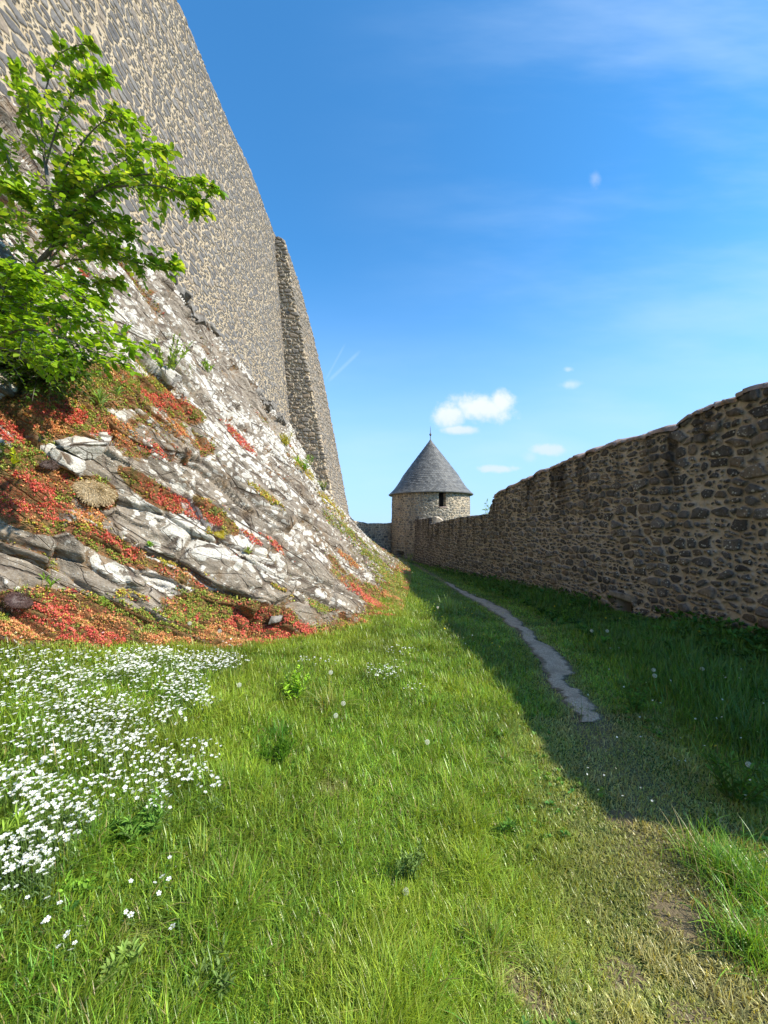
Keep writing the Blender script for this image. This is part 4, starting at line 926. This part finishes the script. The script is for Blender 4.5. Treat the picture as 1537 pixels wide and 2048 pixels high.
for i in range(NI):
    r_ = bpy.data.objects.new('white_flower', None); COL.objects.link(r_); r_.empty_display_size = .01
    r_.location = (P_[i, 0], P_[i, 1], P_[i, 2]-hh[i]); r_['category'] = 'flower'; qx, qy = proj(P_[i])
    if i < len(lp):
        lab, grp = (('small white flower of the loose cluster standing apart right of the drift', 'flowers of the loose cluster right of the drift') if lone[i][0] >= 300 else
                    ('single small white flower in the grass between the drift and the loose cluster', 'single flowers between drift and cluster') if lone[i][0] >= 240 else
                    ('small white flower of the frontmost group in the lower left lawn', 'frontmost white flowers'))
    elif qy > 1640: lab, grp = 'white flower of the thick clump at the lower left end of the drift', 'flowers at the lower left end of the drift'
    elif qx < 200: lab, grp = 'white flower in the left part of the drift above the thick lower clump', 'flowers in the left part of the drift'
    else: lab, grp = 'white flower in the right part of the drift above the lance leaved weed', 'flowers in the right part of the drift'
    r_['label'] = lab; r_['group'] = grp
    b_ = bpy.data.objects.new('blossom', flower_mesh); COL.objects.link(b_); b_.parent = r_; b_.location = (0, 0, hh[i]); b_.scale = [fs[i]*1.05]*3; b_.rotation_euler = Matrix([list(q) for q in RF[i]]).to_euler()
    s_ = bpy.data.objects.new('stem', stem_mesh); COL.objects.link(s_); s_.parent = r_; s_.location = (0, 0, hh[i]); s_.scale = (.10, .10, hh[i])
if N > NI:
    a = scatter(FT, FF_, P_[NI:], RF[NI:], fs[NI:], np.full((N-NI, 3), .86), FTC)
    # thin stems below
    V, F, C = merge([a])
    o = link('white_flowers', mk('white_flowers', V, F, {'col': C}), M_PETAL); tag(o, 'dense drift of tiny white flowers below the rocks', 'flowers', kind='stuff')
    bp = P_[NI:].copy(); bp[:, 2] -= hh[NI:]
    V, F, C = grass_mesh(bp, hh[NI:]*1.0, np.full(N-NI, .003), gcol(N-NI, (.13, .2, .05), 0, .2), .1)
    o2 = link('flower_stems', mk('flower_stems', V, F, {'col': C}), M_GRASS); tag(o2, 'thin green stems under the drift of white flowers', 'stems', kind='stuff')
# far white blooms on the rock: creeping plants
Q, Nn, vg, crv = rock_samples(160000); px, py = proj(Q); s_ = np.zeros(len(Q)); cn = noise(Q[:, 0]*9, Q[:, 1]*6, Q[:, 2]*9, 68)
for (cx, cy, rx, ry, an, k_) in ((750, 1090, 60, 12, 42, .8), (800, 1130, 34, 14, 50, .7), (100, 730, 100, 30, 10, .5), (230, 760, 60, 25, 20, .3), (500, 1130, 30, 10, 20, .3), (640, 960, 30, 14, 50, .5), (330, 690, 60, 30, 30, .35), (620, 1300, 80, 10, 5, .5), (450, 1300, 60, 10, 0, .5), (200, 1290, 200, 14, 0, .7), (660, 1040, 60, 10, 45, .25), (740, 1150, 30, 10, 30, .5)):
    ca, sa = math.cos(math.radians(an)), math.sin(math.radians(an)); u_ = ((px-cx)*ca+(py-cy)*sa)/rx; v_ = (-(px-cx)*sa+(py-cy)*ca)/ry
    s_ = np.maximum(s_, k_*(1-sst(np.hypot(u_, v_), .5, 1.1)))
dist = np.linalg.norm(Q-np.array([0, 0, EYE]), axis=1)
k = RNG.random(len(Q)) < s_*.16*np.clip(.4+cn, 0, 1); Q, dist = Q[k], dist[k]; N = len(Q)
V, F, C = scatter(FT, FF_, Q+np.array([0, 0, .07]), frames(RNG.random(N)*6.28, np.abs(RNG.normal(.2, .4, N))), .017*(np.maximum(dist, 4)/4)**.5*(1+.3*RNG.random(N)), np.full((N, 3), .84), FTC)
o = link('rock_blossoms', mk('rock_blossoms', V, F, {'col': C}), M_PETAL); tag(o, 'sprinkle of tiny white flowers over ledges of the rock slope', 'flowers', kind='stuff')

# yellow and white dots of flowers in the shaded grass, one by one
def dot_flower(name, label, cat, group, spots, colr, size, hts):
    V, F, C = scatter(FT, FF_, np.zeros((1, 3)), np.eye(3)[None], np.array([1.0]), np.array([colr]), None)
    bm = mk('blossom', V, F, {'col': C}); bm.materials.append(M_PETAL)
    for (a, b), h_ in zip(spots, hts):
        g_ = gpt(a, b); k_ = (g_[1]/3.5)**.35; g_ = gpt(a, b+h_*FPX/g_[1]*.9)
        r_ = bpy.data.objects.new(name, None); COL.objects.link(r_); r_.location = g_; r_['label'] = label; r_['category'] = cat; r_['group'] = group; r_.empty_display_size = .01
        for nm, me_, sc in (('blossom', bm, [size*k_]*3), ('stem', stem_mesh, (.10, .10, h_))):
            c_ = bpy.data.objects.new(nm, me_); COL.objects.link(c_); c_.parent = r_; c_.location = (0, 0, h_); c_.scale = sc
            if nm == 'blossom': c_.rotation_euler = (random.uniform(.2, .8), random.uniform(-.4, .4), random.uniform(0, 6))
ys_ = [(1212, 1238), (1225, 1242), (1240, 1240), (1275, 1236), (1330, 1300), (1432, 1501), (1380, 1262), (1400, 1268), (1160, 1222), (1140, 1212), (1125, 1205), (1180, 1215), (968, 1275), (985, 1292), (1000, 1300), (965, 1248), (975, 1262), (870, 1225), (885, 1240), (890, 1262), (1195, 1232), (1110, 1215), (1395, 1265), (945, 1230), (930, 1218)]
dot_flower('yellow_flower', 'small yellow flower among the shaded grass beside the low wall', 'flower', 'yellow flowers in the shaded grass', ys_, (.80, .62, .03), .022, [random.uniform(.12, .2) for _ in ys_])
random.seed(21)
ws_ = [(random.uniform(1150, 1530), random.uniform(1290, 1620)) for _ in range(60)]+[(random.uniform(870, 960), random.uniform(1180, 1300)) for _ in range(16)]
dot_flower('white_flower', 'tiny white flower in the long shaded grass below the low wall', 'flower', 'tiny white flowers in the shaded grass', ws_, (.80, .82, .80), .013, [random.uniform(.15, .28) for _ in ws_])

# ------------------------------------------------------------------ dandelion clocks
def clock_mesh():
    items = []; n = 90; i = np.arange(n)+.5; ph = np.arccos(1-2*i/n); th = np.pi*(1+5**.5)*i
    D = np.stack([np.cos(th)*np.sin(ph), np.sin(th)*np.sin(ph), np.cos(ph)], -1)
    R = frame_dir(D, np.zeros(n)); T = np.array([[-.012, 0, 0], [.012, 0, 0], [0, .82, 0]]); items.append(scatter(T, [np.array([[0, 1, 2]])], np.zeros((n, 3)), R, np.full(n, .5), np.full((n, 3), .55)))
    st = []; sf = []
    for k in range(5):
        a = 2*np.pi*k/5; st += [[0, 0, 0], [.26*math.cos(a-.12), .18, .26*math.sin(a-.12)], [.26*math.cos(a+.12), .18, .26*math.sin(a+.12)]]; sf.append([3*k, 3*k+1, 3*k+2])
    st = np.array(st)+np.array([0, .82, 0]); items.append(scatter(st, [np.array(sf)], np.zeros((n, 3)), R, np.full(n, .5), np.full((n, 3), .8)))
    T = D[::3]*.09; V, F, C = merge(items); return mk('seed_head', V, F, {'col': C})
ck = clock_mesh(); ck.materials.append(M_PETAL)
for (a, b, hpx, nm) in [(479, 1370, 26, 'dandelion clock with a bent stem at the right edge of the white flowers'), (662, 1346, 70, 'dandelion clock on a tall stem beside the leafy plant below the rock'), (687, 1407, 40, 'dandelion clock low in the sunny lawn below another clock'), (672, 1432, 30, 'half shed dandelion clock lowest of the three in the sunny lawn'), (855, 1485, 30, 'small dandelion clock in the middle of the sunny lawn'),
                        (1308, 1340, 40, 'upper dandelion clock of a pair in the shaded grass'), (1310, 1352, 44, 'lower dandelion clock of a pair in the shaded grass'), (1405, 1338, 40, 'dandelion clock right of the pair in the shaded long grass'), (1498, 1530, 60, 'large dandelion clock in the dark grass near the right edge'), (1215, 1262, 30, 'dandelion clock close to the drain hole of the low wall'), (1184, 1262, 26, 'dandelion clock left of the drain hole by the low wall'), (876, 1215, 24, 'distant dandelion clock at the edge of the wall shadow'),
                        (812, 1785, 20, 'squat dandelion clock beside the bushy weed in the front lawn'), (380, 1247, 60, 'dandelion clock against the red stonecrop at the foot of the rock'), (440, 1262, 44, 'fluffy dandelion clock above the white flowers near the rock foot')]:
    g_ = gpt(a, b+hpx); h_ = float(hpx/FPX*g_[1]); r_ = empty('dandelion_clock', g_); tag(r_, nm, 'dandelion', 'dandelion clocks')
    V, F, _ = tube(np.array([[0, 0, 0], [.012, .005, h_*.5], [0, 0, h_]]), np.array([.0022, .002, .0018]), 5)
    s_ = link('stem', mk('stem', V, F, {'col': np.tile([[.22, .26, .08]], (len(V), 1))}), M_HERB, r_)
    c_ = bpy.data.objects.new('seed_head', ck); COL.objects.link(c_); c_.parent = r_; c_.location = (0, 0, h_); c_.scale = [.021*(g_[1]/2.5)**.3]*3; c_.scale = [v*1.5 for v in c_.scale]

# ------------------------------------------------------------------ leafy plants
def leafy_plant(name, at, label, cat, h, nl, ll, lw, colr, nst=1, spread=.25, group=None, up=(.2, 1.0), seed=0, narrow=False):
    if name == 'leafy_weed': nl, ll, lw, nst = int(nl*1.2), ll*.62, lw*.85, nst+3
    rs = np.random.default_rng(seed+900); r_ = empty(name, at); tag(r_, label, cat, group)
    st = []; lv = []
    for k in range(nst):
        a = rs.random()*6.28; sp = spread*rs.random()**.5*(nst > 1); top = np.array([math.cos(a)*sp, math.sin(a)*sp, h*rs.uniform(.7, 1.05)])
        b0 = np.array([math.cos(a)*sp*.25, math.sin(a)*sp*.25, 0]); pts = np.stack([b0, b0*.5+top*.5+np.array([0, 0, h*.05]), top]); tt = np.linspace(0, 1, 6)
        pp = np.outer((1-tt)**2, pts[0])+np.outer(2*tt*(1-tt), pts[1])+np.outer(tt**2, pts[2]); st.append(tube(pp, np.linspace(.004, .0018, 6)*(1+h), 5))
        n_ = nl; u = rs.random(n_)**.8; P0 = np.stack([np.interp(u, tt, pp[:, c]) for c in range(3)], -1); a = np.arange(n_)*2.4+rs.random(n_)*.8; e = rs.uniform(*up, n_)
        D = np.stack([np.cos(a)*np.cos(e), np.sin(a)*np.cos(e), np.sin(e)], -1); c = np.array([1.9, 1.6, 1.2])*np.array(colr)[None]*np.exp(rs.normal(0, .25, n_))[:, None]
        lv.append(leaf_batch(P0, D, rs.normal(0, .5, n_), ll*rs.uniform(.6, 1.2, n_)*(1.15-.5*u), np.full(n_, lw), c))
    V, F, _ = merge([(v, f, None) for v, f, c in st]); link('stems' if nst > 1 else 'stem', mk('stems', V, F, {'col': np.tile([[.12, .18, .05]], (len(V), 1))}), M_HERB, r_)
    V, F, C = merge(lv); link('leaves', mk('leaves', V, F, {'col': C}), M_HERB, r_)
    return r_
G1, G2, G3 = (.075, .17, .035), (.11, .24, .03), (.10, .16, .07)
GB = lambda a, b: gpt(a, b)
leafy_plant('leafy_weed', GB(590, 1400), 'bright leafy weed clump at the foot of the rock', 'weed', .20, 26, .075, 1.1, (.15, .30, .03), 9, .20, seed=1)
leafy_plant('leafy_weed', GB(280, 1680), 'dark spreading weed with lance shaped leaves below the white flowers', 'weed', .12, 26, .10, .55, G1, 5, .10, seed=2)
leafy_plant('leafy_weed', GB(820, 1760), 'bushy grey green weed in the middle of the front lawn', 'weed', .13, 26, .055, .6, (.095, .17, .06), 7, .09, seed=3)
leafy_plant('leafy_weed', GB(560, 1530), 'dense dark grassy weed right of the white flowers', 'weed', .10, 40, .10, .22, (.07, .17, .02), 6, .12, up=(.6, 1.4), seed=4)
leafy_plant('leafy_weed', GB(20, 1700), 'broad pale leaved weed at the left edge of the lawn', 'weed', .12, 12, .14, .4, (.15, .27, .05), 2, .06, up=(.4, 1.3), seed=5)
leafy_plant('leafy_weed', GB(430, 1990), 'grey green jagged weed at the bottom edge of the lawn', 'weed', .07, 22, .08, .7, (.09, .16, .06), 5, .08, seed=6)
leafy_plant('leafy_weed', GB(230, 1960), 'soft pale weed near the lower left corner', 'weed', .06, 20, .07, .8, (.12, .21, .06), 4, .07, seed=7)
leafy_plant('leafy_weed', GB(160, 1780), 'low broad leaved weed under the last white flowers', 'weed', .04, 16, .06, 1.1, (.10, .22, .03), 4, .07, seed=8)
leafy_plant('leafy_weed', GB(1010, 1670), 'dark weed with upright leaves at the edge of the trodden grass', 'weed', .07, 16, .07, .6, (.06, .15, .03), 3, .05, seed=9)
leafy_plant('leafy_weed', GB(1000, 1480), 'low weed beside the border of the wall shadow', 'weed', .07, 16, .06, .7, (.07, .16, .03), 4, .06, seed=10)
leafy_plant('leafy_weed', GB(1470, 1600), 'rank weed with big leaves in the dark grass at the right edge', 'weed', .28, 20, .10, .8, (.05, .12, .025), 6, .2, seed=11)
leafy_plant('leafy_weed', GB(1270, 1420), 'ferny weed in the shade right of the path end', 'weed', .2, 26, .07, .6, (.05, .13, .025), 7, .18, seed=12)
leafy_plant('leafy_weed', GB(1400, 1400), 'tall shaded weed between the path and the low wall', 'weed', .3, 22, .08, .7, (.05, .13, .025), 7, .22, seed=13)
leafy_plant('leafy_weed', GB(1130, 1245), 'light green weed against the shaded wall near its middle', 'weed', .3, 22, .09, .7, (.09, .20, .03), 7, .3, seed=14)
leafy_plant('leafy_weed', GB(855, 1240), 'tall pale weed on the sunny edge of the far lawn', 'weed', .35, 18, .07, .6, (.15, .26, .05), 5, .25, seed=15)
for k, (a, b, lab, hh_, ll_, c_) in enumerate([(95, 1190, 'upright weed with long leaves growing from the low rock ledge at left', .14, .11, G2), (205, 820, 'long leaved plant with pale green blades on the upper rock ledge', .16, .15, (.14, .25, .09)), (240, 800, 'second long leaved plant just right of the pale bladed one', .12, .12, (.12, .22, .08)), (432, 1030, 'grey green tuft above the yellow moss on the rock', .11, .09, (.17, .24, .12)), (205, 1215, 'small green weed in the crack below the white lichened slab', .07, .06, G2),
                                       (300, 1100, 'small sprig between red stonecrop and lichened slab', .06, .05, G2), (575, 890, 'yellow green plant where the high wall meets the buttress', .45, .14, (.22, .24, .03)), (610, 940, 'bright green plant at the foot of the buttress', .4, .14, (.12, .24, .03)), (650, 975, 'highest white speckled tuft beside the buttress foot', .35, .12, (.15, .22, .08)), (330, 745, 'small shrubby plant below the loose rocks of the high wall', .5, .07, (.13, .22, .04)), (420, 745, 'little bush clinging to the rock under the wall footing', .25, .06, (.12, .22, .04)),
                                       (25, 930, 'bright yellow green clump on the red stonecrop at the left edge', .12, .06, (.26, .34, .03)), (500, 1110, 'pale tuft on a middle ledge of the rock', .10, .07, (.17, .24, .1)), (820, 1120, 'feathery pale plant on the far end of the rock slope', .5, .1, (.2, .27, .1))]):
    narrow = ll_ > .08; leafy_plant('rock_plant', rpt(a, b), lab, 'plant', hh_, 26 if hh_ > .2 else 14, ll_, .35 if narrow else 1.0, c_, 8 if hh_ > .2 else 2, hh_*.8 if hh_ > .2 else .03, seed=40+k, up=(.3, 1.3))
# dead moss cushion and dark cushions
def cushion(name, at, label, rad, h_, colr, nbl, lean, seed, blade=.03):
    rs = np.random.default_rng(seed); n_ = 40; m_ = 24
    th = np.linspace(0, 2*np.pi, n_, endpoint=False); s_ = np.linspace(0, 1, m_); T_, S_ = np.meshgrid(th, s_, indexing='ij')
    r0 = rad*(1+.18*noise(np.cos(T_)*1.5, np.sin(T_)*1.5, seed)); ph = (1-S_)*np.pi/2
    nrm = np.array([.75, -.25, .62]); nrm /= np.linalg.norm(nrm); X_ = np.cross([0, 1, 0], nrm); X_ /= np.linalg.norm(X_); Y_ = np.cross(nrm, X_)
    P = at+(r0*np.sin(ph)*np.cos(T_))[..., None]*X_*.9+(r0*np.sin(ph)*np.sin(T_))[..., None]*Y_*1.2+(h_*np.cos(ph)*(1+.2*noise(T_*2, S_*5, 0, seed)))[..., None]*nrm
    N_ = P-(at-nrm*h_*.6); N_ /= np.linalg.norm(N_, axis=-1, keepdims=True)
    i = rs.integers(0, n_, nbl); j = rs.integers(0, m_, nbl); pos = P[i, j]+rs.normal(0, .008, (nbl, 3)); D = N_[i, j]+rs.normal(0, .35, (nbl, 3))+np.array([0, 0, -.5])*lean
    T = np.array([[-.07, 0, 0], [.07, 0, 0], [.05, .6, .05], [-.05, .6, .05], [0, 1, 0]]); TF = [np.array([[0, 1, 2, 3]]), np.array([[3, 2, 4]])]
    c = np.array(colr)[None]*np.exp(rs.normal(0, .3, nbl))[:, None]
    a = scatter(T, TF, pos, frame_dir(D, rs.random(nbl)*3), np.full(nbl, blade)*rs.uniform(.6, 1.4, nbl), c)
    core = (P.reshape(-1, 3), [gridF(n_, m_, closed=True)], np.tile(np.array(colr)[None]*.6, (n_*m_, 1)))
    V, F, C = merge([a, core]); o = link(name, mk(name, V, F, {'col': C}), M_SEDUM); tag(o, label, 'cushion plant'); return o
cushion('dry_moss_cushion', rpt(193, 990), 'straw coloured dried moss cushion between the red stonecrop patches', .16, .05, (.44, .34, .20), 4200, 1.5, 3, .024)
cushion('dark_moss_cushion', rpt(432, 1055), 'dark brown moss cushion above yellow moss on the rock', .06, .035, (.13, .085, .07), 900, .3, 4, .015)
cushion('yellow_moss_cushion', rpt(440, 1070), 'mustard yellow moss cushion on the lichened rock', .07, .03, (.42, .34, .02), 900, .3, 5, .015)
cushion('dark_moss_cushion', rpt(40, 1200), 'dark purple brown moss cushion beside the lowest red stonecrop', .09, .04, (.12, .07, .06), 1200, .3, 6, .015)
cushion('dark_moss_cushion', rpt(100, 930), 'dark brown moss cushion by the white boulders at left', .06, .035, (.13, .085, .07), 900, .3, 7, .015)

# loose boulders lodged on the slope
for k, (a, b, sx, sy, sz, rot, lab) in enumerate([(172, 880, .16, .25, .09, (.2, .55, -.4), 'white lichened slab tilted on the upper left ledge'), (140, 925, .13, .16, .09, (.1, .5, .3), 'pale grey boulder below the tilted white slab'), (105, 900, .09, .1, .1, (.4, .2, .8), 'narrow upright white stone beside the red stonecrop'), (560, 1235, .07, .12, .05, (.1, .3, .2), 'small dark stone in the red stonecrop at the rock foot'),
                                         (345, 745, .12, .14, .09, (.2, .6, .1), 'grey stone lodged under the shrubby plant')]):
    p_ = rpt(a, b); V, F = chunk((0, 0, 0), sx, sy, sz, 700+k, rot); me = mk('boulder', V, F, {'crev': np.zeros(len(V)), 'veg': np.zeros(len(V)), 'lich': np.full(len(V), .95 if k != 3 else .1)}, False)
    o = link('boulder', me, M_BROKEN if k == 3 else M_ROCK); o.location = p_+np.array([-.02, .03, -.02]); tag(o, lab, 'boulder')

# ------------------------------------------------------------------ trees
def img3(px_, py_, y_): return np.array([(px_-CX)/FPX*y_, y_, EYE+(HY-py_)/FPX*y_])
def bez(p, n=14):
    p = np.asarray(p, float); t = np.linspace(0, len(p)-1, n); out = []
    for q in t:
        i = min(int(q), len(p)-2); f = q-i; p0 = p[max(i-1, 0)]; p1 = p[i]; p2 = p[i+1]; p3 = p[min(i+2, len(p)-1)]
        out.append(.5*((2*p1)+(-p0+p2)*f+(2*p0-5*p1+4*p2-p3)*f*f+(-p0+3*p1-3*p2+p3)*f**3))
    return np.array(out)
def make_tree(name, label, cat, limbs, trunk, leaf, lcols, seed, twigs=7, leaves=9, twl=.35, droop=-.15, lw=1.35, dens=2.7):
    rs = np.random.default_rng(seed); r_ = empty(name, trunk[0][:3]); tag(r_, label, cat)
    base = np.asarray(trunk[0][:3]); wood = []; lp_ = []; ld_ = []; ls_ = []
    tp_ = bez([q[:3] for q in trunk]); wood.append(tube(tp_-base, np.linspace(trunk[0][3], trunk[-1][3], len(tp_)), 8))
    br = []
    for L in limbs:
        n_tw = int((L[-1] if isinstance(L[-1], int) else twigs)*dens); pts = [q for q in L if not isinstance(q, int)]
        b = bez(pts, 18); ln = np.linalg.norm(np.diff(b, axis=0), axis=1).sum(); br.append(tube(b-base, np.linspace(.006*min(1.4, ln)+.003, .002, 18), 6))
        for k in range(n_tw):
            u = .12+.88*((k+rs.random())/n_tw); i = min(int(u*17), 16); p0 = b[i]+(b[i+1]-b[i])*(u*17-i); d = b[i+1]-b[i]; d /= np.linalg.norm(d)+1e-9
            tdir = d*.8+rs.normal(0, .75, 3)+np.array([0, 0, .05]); tdir /= np.linalg.norm(tdir); l_ = twl*(1.15-.75*u)*rs.uniform(.6, 1.3)
            if k == n_tw-1: p0, tdir = b[-1]-d*.03, d
            tq = np.linspace(0, 1, 7)[:, None]; tp2 = p0+tdir*l_*tq+np.array([0, 0, droop])*l_*tq**2; br.append(tube(tp2-base, np.linspace(.0032, .0012, 7), 4))
            for q in range(leaves):
                v = (q+.5+rs.normal(0, .2))/leaves; v = min(max(v, .03), 1); j = v*6; jj = min(int(j), 5); pp = tp2[jj]+(tp2[jj+1]-tp2[jj])*(j-jj)
                side = np.cross(tdir, [0, 0, 1]); side /= np.linalg.norm(side)+1e-9; sgn = 1 if q % 2 else -1
                dd = tdir*.6+side*sgn*.9+rs.normal(0, .28, 3)+np.array([0, 0, -.28]); lp_.append(pp); ld_.append(dd); ls_.append(leaf*rs.uniform(.55, 1.2))
    V, F, _ = merge(wood); link('trunk', mk('trunk', V, F), M_BARK, r_); V, F, _ = merge(br); link('branches', mk('branches', V, F), M_BARK, r_)
    lp_ = np.array(lp_)-base; ld_ = np.array(ld_); ls_ = np.array(ls_); N = len(lp_); cc = np.array(lcols)[rs.integers(0, len(lcols), N)]*np.exp(rs.normal(0, .16, N))[:, None]
    V, F, C = leaf_batch(lp_, ld_, rs.normal(0, .45, N), ls_, np.full(N, lw), cc); link('crown', mk('crown', V, F, {'col': C}), M_LEAF, r_); print(name, N, 'leaves')
    return r_
root = rpt(70, 770); t0 = img3(60, 600, 4.0)
D_ = 3.7
J = img3(110, 480, D_)
trunk = [(*root, .034), (*img3(60, 560, 3.9), .026), (*J, .016), (*img3(92, 330, D_), .014), (*img3(80, 200, D_), .007)]
i3 = img3
limbs = [[i3(100, 400, 3.7), i3(85, 280, 3.65), i3(90, 190, 3.6), i3(120, 110, 3.55), i3(175, 85, 3.5), 9], [i3(85, 300, 3.65), i3(55, 220, 3.7), i3(40, 140, 3.7), 8], [i3(92, 330, 3.65), i3(120, 240, 3.5), i3(160, 170, 3.4), i3(215, 160, 3.35), 9],
         [i3(100, 400, 3.7), i3(140, 320, 3.5), i3(205, 245, 3.4), i3(270, 240, 3.35), 9], [i3(108, 460, 3.7), i3(200, 380, 3.4), i3(280, 350, 3.3), i3(360, 355, 3.25), i3(430, 375, 3.2), 13], [i3(108, 460, 3.7), i3(180, 390, 3.45), i3(260, 315, 3.35), i3(330, 300, 3.3), 10],
         [i3(220, 375, 3.4), i3(300, 370, 3.25), i3(360, 385, 3.2), i3(400, 410, 3.15), 9], [i3(100, 520, 3.8), i3(160, 460, 3.6), i3(220, 440, 3.5), i3(280, 480, 3.4), 11], [i3(80, 550, 3.85), i3(150, 520, 3.7), i3(240, 520, 3.5), i3(300, 530, 3.45), i3(345, 530, 3.4), 12],
         [i3(100, 520, 3.8), i3(120, 430, 3.7), i3(150, 360, 3.6), 10], [i3(90, 560, 3.8), i3(40, 480, 3.9), i3(0, 420, 3.95), i3(-50, 380, 4), 11], [i3(90, 450, 3.8), i3(40, 380, 3.8), i3(10, 300, 3.8), i3(-30, 240, 3.8), 10], [i3(70, 580, 3.8), i3(20, 540, 3.7), i3(-40, 500, 3.6), 9],
         [i3(90, 560, 3.85), i3(40, 600, 3.7), i3(-10, 640, 3.5), 9], [i3(60, 600, 3.9), i3(130, 620, 3.7), i3(200, 600, 3.6), 9], [J, i3(60, 420, 3.6), i3(30, 380, 3.5), 10], [i3(120, 430, 3.6), i3(180, 480, 3.5), i3(230, 500, 3.4), 9],
         [i3(100, 500, 3.7), i3(130, 450, 3.6), i3(190, 410, 3.5), 10], [i3(80, 580, 3.8), i3(150, 570, 3.6), i3(230, 560, 3.55), 9], [i3(100, 400, 3.7), i3(140, 380, 3.6), i3(180, 330, 3.5), 9]]
LC = [(.19, .35, .03), (.13, .26, .025), (.27, .42, .035), (.21, .37, .03), (.35, .44, .05)]
make_tree('tree', 'young broadleaf tree with bright green leaves leaning out from the rock at upper left', 'tree', limbs, trunk, .070, LC, 5, twigs=9, leaves=11, twl=.26, dens=3.1)
r2 = rpt(20, 790); Jb = i3(-20, 690, 3.0)
limbs = [[Jb, i3(60, 600, 2.9), i3(120, 610, 2.8), i3(200, 650, 2.7), i3(300, 705, 2.65), 12], [Jb, i3(20, 600, 2.9), i3(60, 560, 2.8), i3(120, 570, 2.75), i3(190, 610, 2.7), 11], [Jb, i3(40, 660, 2.8), i3(110, 670, 2.7), i3(180, 700, 2.65), i3(250, 730, 2.6), 11], [Jb, i3(0, 620, 2.9), i3(20, 550, 2.8), i3(60, 540, 2.75), 9],
         [Jb, i3(20, 700, 2.8), i3(80, 710, 2.75), i3(130, 730, 2.7), 9], [Jb, i3(30, 640, 2.9), i3(100, 630, 2.8), i3(150, 640, 2.75), 9], [Jb, i3(-30, 620, 2.9), i3(-40, 560, 2.9), 8]]
make_tree('bush', 'low bush with lime green leaves filling the left edge beneath the tree', 'bush', limbs, [(*r2, .03), (*i3(-20, 760, 3.2), .02), (*Jb, .012)], .062, [(.22, .40, .02), (.30, .45, .03), (.15, .30, .02)], 9, twigs=9, leaves=11, twl=.26, droop=-.3, lw=1.2, dens=3.0)
b3 = rpt(70, 770); b3[2] -= .05
limbs = []
for k in range(16):
    a_ = random.uniform(-1.2, 2.2); e_ = random.uniform(.1, 1.2); l_ = random.uniform(.35, .8); dv = np.array([math.sin(a_)*math.cos(e_)*.9+.25, -abs(math.cos(a_))*math.cos(e_)*.7, math.sin(e_)*.8])
    limbs.append([b3, b3+dv*l_*.5+np.array([0, 0, .06]), b3+dv*l_, 7])
make_tree('bush', 'dark dense bush behind the tree trunk on the rock ledge', 'bush', limbs, [(*b3, .03), (*(b3+np.array([0, 0, .15])), .02), (*(b3+np.array([0.02, 0, .3])), .01)], .055, [(.06, .13, .02), (.09, .17, .02)], 13, leaves=10, twl=.35)
# small tree behind the low wall
tb = np.array([4.3, 14.9, -.6]); q = i3(972, 1016, 14.8)
make_tree('small_tree', 'small tree top just showing over the step of the low wall', 'tree', [[tb+np.array([0, 0, 2.2]), q+np.array([0, 0, -.3]), q+np.array([.05, 0, .25]), 6], [tb+np.array([0, 0, 2.2]), q+np.array([.15, 0, -.1]), q+np.array([.3, 0, .1]), 6]], [(*tb, .05), (*(tb+np.array([-.1, 0, 1.2])), .04), (*(tb+np.array([-.1, 0, 2.2])), .02)], .09, [(.2, .34, .05), (.25, .38, .06)], 17, leaves=8, twl=.3, dens=1.5)
